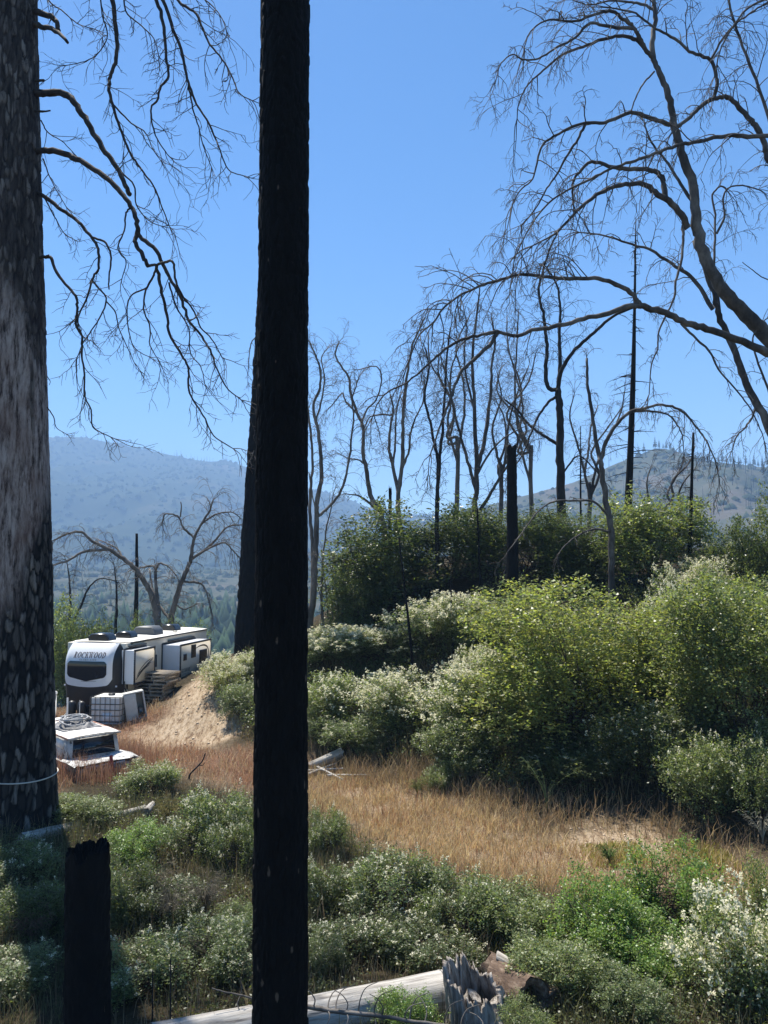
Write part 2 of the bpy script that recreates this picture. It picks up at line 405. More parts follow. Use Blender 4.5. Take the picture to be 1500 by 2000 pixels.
def interp_px(prof, px): 
    a = np.array(prof, float); return np.interp(px, a[:, 0], a[:, 1])
RIDGE = [(-700, 900), (-300, 880), (0, 862), (100, 851), (160, 853), (230, 866), (300, 881), (390, 899), (440, 899), (480, 912), (560, 945), (620, 958), (680, 974), (740, 1000), (900, 1010), (1200, 1000), (1600, 985), (2300, 960)]
HILL = [(560, 1112), (740, 1060), (900, 1000), (1050, 962), (1130, 940), (1180, 916), (1240, 892), (1290, 873), (1330, 880), (1380, 899), (1440, 905), (1500, 912), (1700, 930), (2000, 960), (2400, 1050)]
def range_mesh(prof, d0, d1, dback, zbase, nx, ny, seed, rough, tmax):
    ts = np.linspace(-tmax, tmax, nx); ys = np.concatenate([np.linspace(d0, d1, ny), np.linspace(d1 + (dback - d1) * .15, dback, 8)])
    Y, Tt = np.meshgrid(ys, ts, indexing='ij'); X = Tt * d1
    top = CAM_Z + (1110 - interp_px(prof, 750 + 1500 * X / d1)) / 1500.0 * d1
    s = np.clip((Y - d0) / (d1 - d0), 0, 1)
    sb = np.clip((Y - d1) / (dback - d1), 0, 1)
    sh = (s ** 0.85) * (1 - 0.8 * sb)
    L = (d1 - d0) * 0.45
    # spurs and gullies running down the face
    g = np.abs(fbm(X / L * 2.2, Y / L * 0.9, 0, seed, 5)) * 2
    Z = zbase + (top - zbase) * sh - rough * (top - zbase) * g * (sh * (1 - sh) * 4 * (sb == 0)) + rough * 0.05 * (top - zbase) * fbm(X / L * 20, Y / L * 20, 0, seed + 3, 4)
    return X, Y, Z
def build_range(name, args, mat):
    X, Y, Z = range_mesh(*args)
    m = MB().grid(np.stack([X, Y, Z], -1)); o = m.build(name, mat, None, True); tag(o, kind='structure')
    return X, Y, Z
MX = build_range('mountain', (RIDGE, 950, 2500, 3100, -30, 260, 110, 21, 0.55, 1.25), M['mountain'])
HX = build_range('hill', (HILL, 300, 900, 1150, -30, 200, 80, 33, 0.35, 1.2), M['hill'])

def scatter_on(XYZ, n, rs, keep=None):
    X, Y, Z = XYZ; ni, nj = X.shape
    fi = rs.rand(n) * (ni - 1.001); fj = rs.rand(n) * (nj - 1.001)
    i = fi.astype(int); j = fj.astype(int); a = fi - i; b = fj - j
    f = lambda A: A[i, j] * (1 - a) * (1 - b) + A[i + 1, j] * a * (1 - b) + A[i, j + 1] * (1 - a) * b + A[i + 1, j + 1] * a * b
    return np.stack([f(X), f(Y), f(Z)], -1)
def tree_mass(name, pts, h0, h1, wr, mat_col, label, cat, rs, blob=0.5):
    """far-off wood that reads as one mass: cones and rounded crowns"""
    n = len(pts); h = h0 + (h1 - h0) * rs.rand(n) ** 1.5; wd = h * wr * (0.6 + 0.8 * rs.rand(n))
    isb = rs.rand(n) < blob
    k = 6; a = np.arange(k) * 2 * math.pi / k
    V = np.zeros((n, 2 * k + 1, 3))
    rot = rs.rand(n) * 6.28
    zb = np.where(isb, 0.45, 0.12); rb = np.where(isb, 1.1, 1.0); rm = np.where(isb, 0.85, 0.5); zm = np.where(isb, 0.85, 0.55)
    jit = 0.75 + 0.5 * rs.rand(n, 2, k)
    for q, (rr, zz) in enumerate(((rb, zb), (rm, zm))):
        V[:, q * k:(q + 1) * k, 0] = np.cos(a[None] + rot[:, None]) * (wd * rr)[:, None] * jit[:, q]
        V[:, q * k:(q + 1) * k, 1] = np.sin(a[None] + rot[:, None]) * (wd * rr)[:, None] * jit[:, q]
        V[:, q * k:(q + 1) * k, 2] = (h * zz)[:, None] * (0.9 + 0.2 * rs.rand(n, k)) - (h * 0.45 * isb)[:, None] + (-0.5)
    V[:, 2 * k, 2] = h - h * 0.35 * isb
    V += pts[:, None]
    j = np.arange(k); j2 = (j + 1) % k
    q = np.stack([j, j2, k + j2, k + j], -1); t = np.stack([k + j, k + j2, np.full(k, 2 * k)], -1)
    off = (np.arange(n) * (2 * k + 1))[:, None, None]
    me = mesh_np(name, V.reshape(-1, 3), (q[None] + off).reshape(-1, 4), (t[None] + off).reshape(-1, 3), False)
    o = link(name, me, M['far_leaf']); o.color = (*mat_col, 1); tag(o, label, cat, kind='stuff'); return o
rs = np.random.RandomState(4)
p = scatter_on(MX, 16000, rs); p = p[(np.abs(p[:, 0] / p[:, 1]) < 0.7)]
tree_mass('mountain_forest', p, 5, 14, 0.5, (0.034, 0.046, 0.03), 'scrub and trees covering the far blue mountain', 'forest', rs, 0.75)
p = scatter_on(HX, 9000, rs); p = p[(np.abs(p[:, 0] / p[:, 1]) < 0.75)]
tree_mass('hill_scrub', p, 1.8, 7, 0.6, (0.045, 0.056, 0.034), 'low scrub covering the burnt hill behind the dead oaks', 'forest', rs, 0.9)
n = 15000
yv = 130 + (1250 - 130) * rs.rand(n) ** 0.7; xv = (rs.rand(n) * 2 - 1) * 0.62 * yv
zv = hgt(xv, yv); dn = fbm(xv * 0.01, yv * 0.01, 0, 44, 3); kp = dn > -0.16
p = np.stack([xv, yv, zv], -1)[kp]
tree_mass('valley_forest', p, 5, 17, 0.30, (0.038, 0.058, 0.034), 'mixed green forest filling the valley behind the trailer', 'forest', rs, 0.5)

def far_tree_mesh(rs, h=12, live=True):
    m = MB(); m.tube([(0, 0, 0), (0.1, 0, h * 0.5), (0, 0.1, h)], [h * .014 + .08, h * .010 + .05, 0.04], 5)
    tr = m.mesh('trunk'); tr.materials.append(M['char_plain'] if not live else M['stem'])
    if not live: return tr, None
    m = MB()
    for k in range(26):
        z = h * (0.22 + 0.78 * k / 26); r = h * 0.2 * (1 - k / 27) * (0.6 + 0.7 * rs.rand())
        for a in np.arange(4) * 1.57 + rs.rand() * 3:
            c, s = math.cos(a), math.sin(a); ww = r * .35
            m.add([(0, 0, z), (c * r * .6 - s * ww, s * r * .6 + c * ww, z - r * .2), (c * r, s * r, z - r * .45), (c * r * .6 + s * ww, s * r * .6 - c * ww, z - r * .2)], [(0, 1, 2, 3)])
    cr = m.mesh('crown', False); cr.materials.append(M['far_leaf'])
    return tr, cr
def far_trees():
    live = [far_tree_mesh(np.random.RandomState(i), 12, True) for i in range(3)]; dead = far_tree_mesh(np.random.RandomState(9), 12, False)[0]
    rs = np.random.RandomState(8)
    def hz(px, d, prof, dd): return CAM_Z + (1110 - interp_px(prof, px)) / 1500.0 * dd
    X, Y, Z = HX
    def zon(XYZ, px, frac):
        X, Y, Z = XYZ; i = int(frac); xt = (px - 750) / 1500 * Y[i, 0]
        return xt, Y[i, 0], float(np.interp(xt, X[i], Z[i]))
    for k in range(34):
        px = [1284, 1292, 1300, 1306, 1314, 1252, 1262, 1408, 1416, 1424, 1432, 1440, 1452, 1462, 1478, 1486, 1494][k] if k < 17 else rs.uniform(1190, 1520)
        row = 79 if k < 17 else rs.randint(45, 79)
        x, y, z = zon(HX, px, row)
        t = thing('conifer', 'small green conifer standing on the burnt hill', 'tree', (x, y, z - 0.3), rs.rand() * 6, 'conifers on the burnt hill')
        s = rs.uniform(0.65, 1.35); t.scale = (s, s, s)
        a = live[k % 3]; link('trunk', a[0], parent=t); c = link('crown', a[1], parent=t); c.color = (0.045, 0.065, 0.035, 1)
    for k in range(110):
        px = rs.uniform(1330, 1530) if k % 4 else rs.uniform(1180, 1330); row = int(79 - 42 * rs.rand() ** 1.3)
        x, y, z = zon(HX, px, row)
        o = link('burnt_snag', dead, loc=(x, y, z - 0.3)); s = rs.uniform(0.7, 1.5); o.scale = (s, s, s)
        tag(o, 'bare burnt snag standing on the far hill', 'dead tree', 'burnt snags on the hill')
    for k in range(70):
        px = 120 + (480 - 120) * rs.rand(); row = 109 - int(rs.rand() * 3)
        x, y, z = zon(MX, px, row)
        o = link('ridge_snag', dead, loc=(x, y, z - 0.5)); s = rs.uniform(0.8, 2.0); o.scale = (s * 2, s * 2, s)
        tag(o, 'tiny bare snag on the crest of the blue mountain', 'dead tree', 'snags along the mountain crest')
far_trees()

# the air: one closed box round camera and scene
def haze():
    m = bpy.data.materials.new('haze_air'); m.use_nodes = True; t = m.node_tree; t.nodes.clear()
    out = t.nodes.new('ShaderNodeOutputMaterial'); v = t.nodes.new('ShaderNodeVolumePrincipled')
    v.inputs['Color'].default_value = (0.40, 0.62, 0.95, 1); v.inputs['Density'].default_value = 0.00042; v.inputs['Anisotropy'].default_value = 0.0
    t.links.new(v.outputs[0], out.inputs['Volume'])
    o = MB().box((0, 1550, 225), (8200, 3300, 540)).build('haze', m, None, False); tag(o, kind='stuff'); tag(o, 'blue summer haze over valley and mountains', 'haze')
haze()

# ------------------------------------------------------------------ dead trees
def catmull(pts, sub=4):
    pts = np.asarray(pts, float); n = len(pts)
    if n < 3: 
        t = np.linspace(0, 1, sub + 1)[:, None]; return pts[0] * (1 - t) + pts[-1] * t
    q = np.vstack([2 * pts[0] - pts[1], pts, 2 * pts[-1] - pts[-2]]); out = []
    for i in range(n - 1):
        p0, p1, p2, p3 = q[i], q[i + 1], q[i + 2], q[i + 3]
        for s in range(sub):
            t = s / sub
            out.append(0.5 * (2 * p1 + (p2 - p0) * t + (2 * p0 - 5 * p1 + 4 * p2 - p3) * t * t + (3 * p1 - p0 - 3 * p2 + p3) * t ** 3))
    out.append(pts[-1]); return np.array(out)

class Tree:
    """a dead tree: its stems and limbs follow the photograph's, each with its own depth; twigs are grown"""
    def __init__(s, name, label, cat, mat, seed, group=None, twig_mat=None, minr=0.006):
        s.name, s.mat, s.tm = name, mat, twig_mat or mat; s.rs = np.random.RandomState(seed); s.pxpts = []; s.minr = minr
        s.root = None; s.args = (name, label, cat, group); s.n = 0
    def _root(s, p):
        nm, lb, ct, gr = s.args; s.root = thing(nm, lb, ct, tuple(p), 0.0, gr); s.o = np.array(p)
    def depth_at(s, px, py):
        a = np.array(s.pxpts); i = np.argmin(np.hypot(a[:, 0] - px, a[:, 1] - py)); return a[i, 2]
    def limb(s, pts, w0, w1, d0=None, d1=None, part='limb', tw=None, sides=8, ground=False, rough=0.10, jit=0.25, wexp=1.0):
        """pts: photo pixels from base to tip; w0, w1: widths there in photo pixels; d0, d1: distances"""
        if d0 is None: d0 = s.depth_at(*pts[0])
        if d1 is None: d1 = d0 + s.rs.uniform(-1.6, 1.6)
        n = len(pts); seg = np.r_[0, np.cumsum(np.hypot(*np.diff(np.array(pts, float), axis=0).T))]; seg /= seg[-1]
        W = np.array([P(px, py, d0 + (d1 - d0) * t) for (px, py), t in zip(pts, seg)])
        if ground:
            b = W[0].copy(); b[0] += 0; b[2] = gz(b[0], b[1]) - 0.25
            if b[2] < W[0, 2] - 0.15: W = np.vstack([b, W]); pts = [pts[0]] + list(pts); n += 1; seg = np.r_[0, seg]
        sub = 5; C = catmull(W, sub); m = len(C)
        tt = np.interp(np.linspace(0, n - 1, m), np.arange(n), seg); 
        rr = pxw(w0 + (w1 - w0) * tt ** wexp, d0 + (d1 - d0) * tt) / 2
        rr = np.maximum(rr, s.minr)
        jn = s.rs.randn(m, 3) * (np.minimum(rr, 0.03 + 0.25 * rr)[:, None] * jit); jn[0] = 0; jn[-1] = 0; C = C + jn
        if s.root is None: s._root(C[0])
        for t_, c in zip(tt, C):
            d = d0 + (d1 - d0) * t_
            pxx = 750 + FPX * c[0] / (c[1] * CP + (c[2] - CAM_Z) * SP); pyy = 1000 - FPX * ((c[2] - CAM_Z) * CP - c[1] * SP) / (c[1] * CP + (c[2] - CAM_Z) * SP)
            s.pxpts.append((pxx, pyy, c[1]))
        mb = MB(); mb.tube(C - s.o, rr * 1.0, sides if rr[0] > 0.03 else 5, True, rough, s.n)
        o = mb.build(part, s.mat, s.root); s.n += 1
        if tw: s.twigs(o, C, rr, **tw)
        return o
    def twigs(s, parent, C, rr, t0=0.3, gap=0.35, length=1.4, droop=0.16, level=2, up=0.25, side=1.0, curl=0.16, r=0.014, stepn=8, tipgrow=True, name='twigs'):
        rs = s.rs; mb = MB(); L = np.r_[0, np.cumsum(np.linalg.norm(np.diff(C, axis=0), axis=1))]
        pos = L[-1] * t0; 
        while pos < L[-1]:
            i = min(np.searchsorted(L, pos), len(C) - 1); i = max(i, 1)
            T = C[i] - C[i - 1]; T /= np.linalg.norm(T) + 1e-9
            f = (pos / L[-1])
            R = rs.randn(3); R -= T * R.dot(T); R /= np.linalg.norm(R) + 1e-9
            d = T * (0.5 + 0.5 * f) + R * side + np.array([0, 0, up]); d /= np.linalg.norm(d)
            ln = length * rs.uniform(0.45, 1.15) * (1.1 - 0.45 * f)
            s.grow(mb, C[i], d, ln, min(r, rr[i] * 0.75), level, droop, curl, stepn)
            pos += gap * rs.uniform(0.5, 1.5)
        if tipgrow:
            T = C[-1] - C[-3]; T /= np.linalg.norm(T) + 1e-9
            for k in range(3): s.grow(mb, C[-1], T + rs.randn(3) * 0.25, length * rs.uniform(.6, 1.1), min(r, rr[-1]), level, droop, curl, stepn)
        if mb.n: mb.v = [v - s.o for v in mb.v]; tag(mb.build(name, s.tm, parent), kind='stuff')
    def grow(s, mb, p, d, ln, r, level, droop, curl, n):
        rs = s.rs; n = max(4, n if level else n - 2); st = ln / n; pts = [np.array(p)]; d = np.array(d, float); 
        ax = rs.randn(3) * curl
        for i in range(n):
            d = d + np.array([0, 0, -droop * (0.4 + 1.3 * i / n)]) + rs.randn(3) * curl * 0.75 + ax * 0.3
            if i > n * 0.75 and droop > 0.05: d[2] += droop * 1.6
            d /= np.linalg.norm(d); pts.append(pts[-1] + d * st)
            if level > 0 and i >= 1 and rs.rand() < 0.5:
                R = rs.randn(3); R -= d * R.dot(d); R /= np.linalg.norm(R) + 1e-9
                dd = d * 0.8 + R * 0.75; dd /= np.linalg.norm(dd)
                s.grow(mb, pts[-1], dd, ln * rs.uniform(0.3, 0.6) * (1 - 0.35 * i / n), max(r * 0.62, 0.0035), level - 1, droop, curl * 1.1, n - 1)
        rr = np.linspace(r, max(r * 0.35, 0.003), n + 1)
        mb.tube(np.array(pts), rr, 4 if r > 0.012 else 3, False)

# --- big leaning oak, rooted beyond the right edge of the picture
OAK = dict(t0=0.22, gap=0.33, length=1.6, droop=0.20, level=2, up=0.30, r=0.016)
FIN = dict(t0=0.15, gap=0.30, length=1.3, droop=0.22, level=2, up=0.2, r=0.012)
t = Tree('leaning_oak', 'large burnt oak leaning in from beside the clearing with long arching limbs', 'dead tree', M['oak_bark'], 1)
t.limb([(1660, 1010), (1610, 850), (1560, 735), (1500, 660), (1460, 616), (1416, 572), (1388, 526), (1366, 470), (1360, 430), (1352, 360), (1330, 296), (1316, 240), (1306, 188), (1290, 148), (1276, 116)], 42, 10, 20.0, 19.2, 'trunk', None, 12, True)
t.limb([(1276, 116), (1274, 84), (1281, 40), (1276, 0), (1270, -60), (1280, -130)], 11, 5, None, 19.6, tw=OAK)
t.limb([(1276, 116), (1262, 98), (1252, 80), (1240, 56), (1220, 40), (1200, 24), (1172, 24), (1124, 42), (1072, 38), (1036, 62), (1024, 92)], 9, 2.2, None, 18.0, tw=OAK)
t.limb([(1262, 98), (1248, 80), (1240, 76), (1216, 70), (1180, 76), (1148, 88), (1100, 106), (1068, 132), (1040, 156), (1024, 176), (1012, 208), (1010, 232)], 8, 2, None, 19.5, tw=OAK)
t.limb([(1240, 56), (1188, 52), (1152, 46), (1120, 76), (1088, 92), (1052, 114), (1020, 116), (1000, 106), (976, 128), (968, 160)], 7, 1.8, None, 17.4, tw=FIN)
t.limb([(1280, 20), (1252, 8), (1228, 4), (1188, 2), (1150, 10), (1120, 0)], 6, 2, None, 20.3, tw=FIN)
t.limb([(1308, 244), (1272, 232), (1232, 220), (1180, 240), (1144, 240), (1100, 256), (1060, 284), (1048, 320), (1040, 350), (1016, 372), (1000, 402)], 9, 2.2, None, 18.4, tw=OAK)
t.limb([(1144, 240), (1128, 272), (1108, 304), (1088, 340), (1068, 368), (1048, 404), (1020, 440)], 6, 2, None, 19.0, tw=FIN)
t.limb([(1278, 140), (1255, 165), (1240, 195), (1232, 220)], 4, 2.5, None, 18.8)
t.limb([(1344, 446), (1320, 404), (1284, 380), (1256, 360), (1212, 362), (1180, 372), (1140, 400), (1108, 432), (1084, 456), (1040, 480)], 14, 2.6, None, 18.2, tw=OAK)
t.limb([(1300, 390), (1292, 348), (1268, 332), (1232, 330), (1196, 326), (1156, 316), (1132, 336), (1118, 360), (1120, 400)], 12, 4, None, 19.8, tw=OAK)
t.limb([(1356, 400), (1330, 360), (1305, 320), (1280, 290), (1264, 260), (1258, 238)], 7, 3, None, 20.6, tw=FIN)
t.limb([(1620, 270), (1560, 268), (1500, 266), (1460, 266), (1412, 266), (1364, 276), (1320, 284), (1280, 300), (1240, 314), (1196, 328), (1156, 348), (1116, 368), (1072, 396), (1040, 436), (1020, 472)], 11, 2.5, 18.6, 17.6, tw=OAK)
t.limb([(1610, 850), (1580, 560), (1550, 400), (1520, 340), (1500, 312), (1492, 280), (1480, 252), (1464, 232), (1440, 206), (1420, 190), (1396, 192), (1368, 208), (1344, 232), (1324, 248)], 22, 7, None, 19.2, tw=dict(OAK, t0=0.5))
t.limb([(1396, 190), (1400, 156), (1388, 118), (1352, 104), (1324, 80), (1288, 60), (1260, 40), (1236, 24), (1196, 16)], 8, 3, None, 19.0, tw=OAK)
t.limb([(1388, 118), (1408, 80), (1436, 48), (1468, 24), (1500, 4), (1540, -20)], 5, 3, None, 18.4, tw=dict(FIN, gap=0.2, length=1.7))
t.limb([(1560, 430), (1500, 230), (1470, 140), (1440, 60), (1420, -10), (1410, -80)], 8, 4, None, 19.5, tw=dict(OAK, gap=0.3, length=1.7))
t.limb([(1540, -20), (1470, 10), (1440, 40), (1410, 90), (1395, 150)], 6, 2, None, 17.8, tw=dict(FIN, gap=0.2))
# lower arching limbs
t.limb([(1612, 860), (1560, 716), (1500, 690), (1440, 662), (1380, 642), (1340, 630), (1300, 612), (1260, 600), (1244, 590)], 19, 12, None, 18.4)
t.limb([(1246, 594), (1236, 574), (1204, 556), (1160, 544), (1100, 544), (1060, 540), (1016, 536), (980, 546), (944, 556), (904, 575), (868, 599), (847, 629), (820, 653), (802, 695)], 10, 2.2, None, 17.4, tw=dict(OAK, gap=0.13, length=1.9, droop=.25))
t.limb([(1252, 598), (1220, 600), (1180, 614), (1140, 624), (1080, 638), (1040, 646), (1004, 656), (972, 648), (932, 656), (898, 665), (868, 683), (841, 707), (796, 746), (760, 764), (739, 785), (730, 809)], 11, 2.2, None, 17.0, tw=dict(OAK, t0=0.3, gap=0.5, length=1.0))
t.limb([(972, 648), (956, 674), (931, 698), (898, 731), (883, 770), (868, 809), (850, 860), (841, 887)], 9, 2.5, None, 16.8, tw=dict(FIN, length=0.9, gap=0.45))
t.limb([(1560, 720), (1548, 900), (1530, 880), (1496, 822), (1460, 750), (1436, 690), (1408, 626), (1396, 582), (1376, 520), (1356, 470)], 22, 8, None, 20.6, 'limb')
t.limb([(1392, 604), (1352, 542), (1320, 522), (1272, 488), (1236, 478), (1180, 460), (1132, 454)], 9, 2.5, None, 21.2, tw=OAK)
t.limb([(1410, 630), (1396, 540), (1396, 480), (1396, 420), (1392, 380), (1408, 364), (1420, 372)], 6, 3.5, None, 21.5, tw=dict(FIN, gap=0.25))
t.limb([(1400, 456), (1416, 420), (1412, 388), (1424, 366), (1450, 362), (1480, 370)], 5, 2.5, None, 21.0, tw=FIN)
t.limb([(1334, 440), (1334, 470), (1330, 510), (1320, 550), (1316, 582), (1300, 618), (1286, 650), (1284, 682), (1272, 714), (1268, 770)], 6, 2, None, 18.0, tw=dict(FIN, length=0.8, gap=0.5))
t.limb([(1330, 632), (1360, 662), (1388, 690), (1404, 722), (1432, 754), (1460, 790), (1476, 818), (1490, 850)], 5, 2, None, 19.0, tw=dict(FIN, length=0.9, gap=0.35))
t.limb([(1480, 790), (1460, 830), (1440, 850), (1430, 880)], 5, 2, None, 20.0, tw=dict(FIN, length=0.9, gap=0.2))
t.limb([(1530, 880), (1500, 760), (1478, 700), (1470, 660), (1488, 630)], 6, 3, None, 19.6, tw=dict(FIN, length=0.9, gap=0.25))
t.limb([(1580, 560), (1540, 545), (1500, 546), (1470, 528), (1450, 512)], 4, 1.5, None, 18.5)

BK = dict(t0=0.2, gap=0.32, length=1.7, droop=0.20, level=2, up=0.25, r=0.014)
BF = dict(BK, gap=0.17, length=1.9, droop=0.26)
t = Tree('forked_oak', 'dark forked oak trunk above the green bushes, left fork kinked', 'dead tree', M['oak_dark'], 2)
t.limb([(1098, 1075), (1096, 950), (1094, 890), (1094, 830), (1092, 790), (1089, 760)], 19, 13, 34, 34, 'trunk', None, 10, True)
t.limb([(1089, 762), (1072, 758), (1066, 730), (1068, 690), (1066, 650), (1060, 610), (1052, 570), (1060, 530), (1076, 482), (1092, 450)], 9, 3, None, 33, tw=BF)
t.limb([(1090, 758), (1094, 710), (1092, 650), (1094, 602), (1088, 558), (1068, 522)], 9, 3, None, 35, tw=BF)
t.limb([(1089, 762), (1098, 720), (1124, 682), (1160, 650), (1196, 618), (1238, 600)], 9, 5, None, 32.5, tw=dict(BK, gap=0.9))
t.limb([(1088, 775), (1072, 785), (1050, 815), (1036, 850), (1020, 890), (1000, 915)], 6, 2.5, None, 33, tw=BK)
t.limb([(1094, 870), (1060, 850), (1034, 830), (1010, 800), (985, 780)], 7, 3, None, 35, tw=BK)
t.limb([(1096, 930), (1128, 890), (1160, 915), (1180, 940)], 4, 2, None, 33.5, tw=dict(BK, length=0.8))

t = Tree('arching_oak', 'slim dead oak with one broken fork and one fork arching over like a bow', 'dead tree', M['oak_bark'], 3)
t.limb([(1194, 1112), (1194, 1040), (1186, 992), (1176, 928), (1172, 896)], 13, 10, 27, 27, 'trunk', None, 9, True)
t.limb([(1172, 898), (1162, 850), (1156, 805), (1148, 750), (1146, 700)], 9, 5, None, 27.5, tw=dict(BK, t0=.6, gap=0.5, length=.7))
t.limb([(1174, 896), (1186, 858), (1204, 830), (1232, 804), (1260, 798), (1284, 790), (1312, 794), (1336, 806), (1360, 834), (1380, 862), (1396, 898), (1404, 930)], 8, 2, None, 25.8, tw=dict(BF, t0=0.35, gap=0.22, length=1.2))
t.limb([(1236, 803), (1296, 806), (1320, 826), (1332, 850), (1336, 882)], 5, 1.8, None, 28, tw=dict(BF, length=0.9))
t.limb([(1190, 1010), (1160, 980), (1120, 978), (1080, 980), (1050, 1000), (1020, 1040), (990, 1080)], 5, 2, None, 24.5, tw=dict(BK, length=.7, gap=.6))
t.limb([(1192, 1040), (1165, 1033), (1130, 1045), (1100, 1070), (1090, 1085)], 5, 2, None, 25.5, tw=dict(BK, length=.6, gap=.5))

def conifer_snag(name, label, base, mid, top, w, d, seed, nb, blen, mat='char_plain', tip_w=1.5):
    t = Tree(name, label, 'dead tree', M[mat], seed, minr=0.01)
    t.limb([base, mid, top], w, tip_w, d, d, 'trunk', None, 9, True, 0.06, 0.05)
    rs = t.rs; o = t.root; mb = MB()
    for k in range(nb):
        f = rs.uniform(0.25, 0.97); px = np.interp(f, [0, .5, 1], [base[0], mid[0], top[0]]); py = base[1] + (top[1] - base[1]) * f
        p0 = P(px, py, d); a = rs.rand() * 6.28; ln = blen * rs.uniform(0.25, 1.0) * (1.15 - f)
        dr = np.array([math.cos(a), math.sin(a), rs.uniform(-0.1, 0.2)])
        pts = [p0]
        for i in range(5): dr = dr + np.array([0, 0, -0.05]) + rs.randn(3) * 0.06; dr /= np.linalg.norm(dr); pts.append(pts[-1] + dr * ln / 5)
        b = MB(); b.tube(np.array(pts) - t.o, np.linspace(0.022, 0.006, 6), 4, False)
        for q in range(rs.randint(0, 4)): t.grow(b, pts[rs.randint(2, 6)] - t.o, dr * 0.6 + rs.randn(3) * 0.4 + np.array([0, 0, -.3]), ln * .35, 0.007, 0, 0.1, 0.1, 5)
        b.build('branch', M[mat], o)
    return t
conifer_snag('conifer_snag', 'tall charred conifer pole with short spiky side branches', (1221, 1128), (1236, 760), (1242, 424), 19, 31, 11, 70, 1.9)
conifer_snag('charred_pole', 'thin charred pole topped with fine twigs above the cream bushes', (1346, 1124), (1350, 980), (1354, 845), 9, 28, 12, 14, 0.8, tip_w=4)
conifer_snag('spindly_snag', 'spindly little snag between forked oak and tall charred conifer', (1134, 985), (1134, 910), (1134, 832), 4, 37, 13, 22, 0.7)
conifer_snag('sapling_pole', 'leaning burnt sapling pole standing in the cream blossom shrubs', (805, 1290), (793, 1170), (779, 1050), 6, 25.5, 14, 8, 0.4, tip_w=3)
conifer_snag('sapling_pole', 'short burnt sapling pole right of the leaning sapling', (885, 1275), (882, 1195), (880, 1118), 5, 26, 15, 5, 0.3, tip_w=2)
conifer_snag('sapling_pole', 'thin burnt pole just left of the thick charred post', (938, 1172), (936, 1085), (932, 990), 6, 29, 16, 12, 0.4, tip_w=3)
conifer_snag('charred_pole', 'charred pole among the weeping oaks behind the trailer', (265, 1215), (267, 1130), (267, 1042), 9, 42, 17, 6, 0.5, tip_w=5)

CL = dict(t0=0.2, gap=0.18, length=1.45, droop=0.18, level=2, up=0.35, r=0.012, curl=0.2)
t = Tree('clustered_oak', 'dead oak of several upright grey stems left of the thick charred post', 'dead tree', M['oak_bark'], 4)
t.limb([(925, 1060), (928, 995), (931, 905), (925, 770), (922, 710), (928, 644), (937, 565)], 12, 3, 32, 32, 'trunk', CL, 9, True)
t.limb([(932, 914), (945, 866), (958, 779), (961, 710), (967, 668), (960, 620)], 9, 3, None, 33, tw=CL)
t.limb([(930, 960), (913, 900), (898, 845), (883, 785), (880, 730), (895, 680)], 7, 2.5, None, 31, tw=CL)
t.limb([(927, 800), (912, 745), (906, 690), (912, 640), (905, 600)], 5, 2, None, 33, tw=CL)
t.limb([(930, 1010), (960, 960), (975, 935), (995, 905), (1020, 880)], 8, 3, None, 31, tw=CL)
t.limb([(933, 925), (960, 880), (985, 855), (1020, 835)], 5, 2, None, 32, tw=CL)
t = Tree('twin_stem_oak', 'dead oak with two close charred stems rising from the bushes mid picture', 'dead tree', M['oak_dark'], 5)
t.limb([(854, 1050), (853, 995), (855, 905), (847, 860), (838, 815), (829, 776), (838, 719), (830, 680)], 9, 3, 31, 31, 'trunk', CL, 8, True)
t.limb([(854, 1000), (859, 890), (865, 830), (870, 740), (873, 690), (880, 640)], 8, 3, 31.3, 31.8, tw=CL)
t = Tree('upright_oak', 'grey dead oak forked low into a V with curling twigs', 'dead tree', M['oak_grey'], 6)
t.limb([(778, 1060), (778, 1010), (778, 959)], 10, 9, 33, 33, 'trunk', None, 8, True)
t.limb([(778, 962), (766, 905), (760, 875), (763, 830), (768, 800), (762, 770)], 8, 3, None, 33.5, tw=CL)
t.limb([(778, 962), (784, 920), (787, 860), (787, 815), (790, 770), (799, 710), (808, 668), (830, 620)], 9, 3, None, 32, tw=CL)
t.limb([(785, 918), (799, 880), (801, 850), (812, 815), (826, 785), (830, 740)], 5, 2, None, 31.5, tw=CL)
t.limb([(768, 905), (772, 860), (775, 800), (785, 765)], 5, 2, None, 34, tw=CL)
t.limb([(766, 810), (740, 810), (722, 815), (714, 830)], 4, 2, None, 33, tw=dict(CL, droop=.25))
t = Tree('crooked_oak', 'crooked dead oak with a bent mottled trunk just right of the foreground trunk', 'dead tree', M['oak_grey'], 7)
t.limb([(752, 1060), (745, 1004), (724, 968), (715, 914), (709, 884), (709, 836), (697, 806), (684, 764), (682, 737), (667, 716), (655, 695), (660, 672)], 11, 3, 33, 33.5, 'trunk', dict(CL, t0=.5), 8, True)
t.limb([(745, 1004), (718, 980), (700, 968), (679, 965)], 7, 2, None, 31.5, tw=dict(CL, length=.5))
t.limb([(712, 906), (700, 898), (680, 895), (660, 885)], 3.5, 1.5, None, 32.5, tw=dict(CL, length=.7))
t.limb([(698, 808), (676, 785), (668, 768), (650, 790), (640, 800)], 4, 2, None, 34, tw=CL)
t.limb([(706, 830), (716, 800), (735, 780), (745, 740), (735, 716), (700, 722)], 4, 2, None, 33, tw=dict(CL, droop=.25))
t = Tree('slender_oak', 'slender dead oak of three pale stems hugging the foreground trunk', 'dead tree', M['oak_grey'], 8)
t.limb([(603, 1240), (611, 1168), (615, 1115), (617, 1060), (619, 1010), (619, 980), (626, 944), (628, 905), (622, 845), (616, 818), (612, 790), (626, 750), (622, 710), (606, 670)], 14, 3, 30.5, 30.5, 'trunk', dict(CL, t0=.5), 8, True)
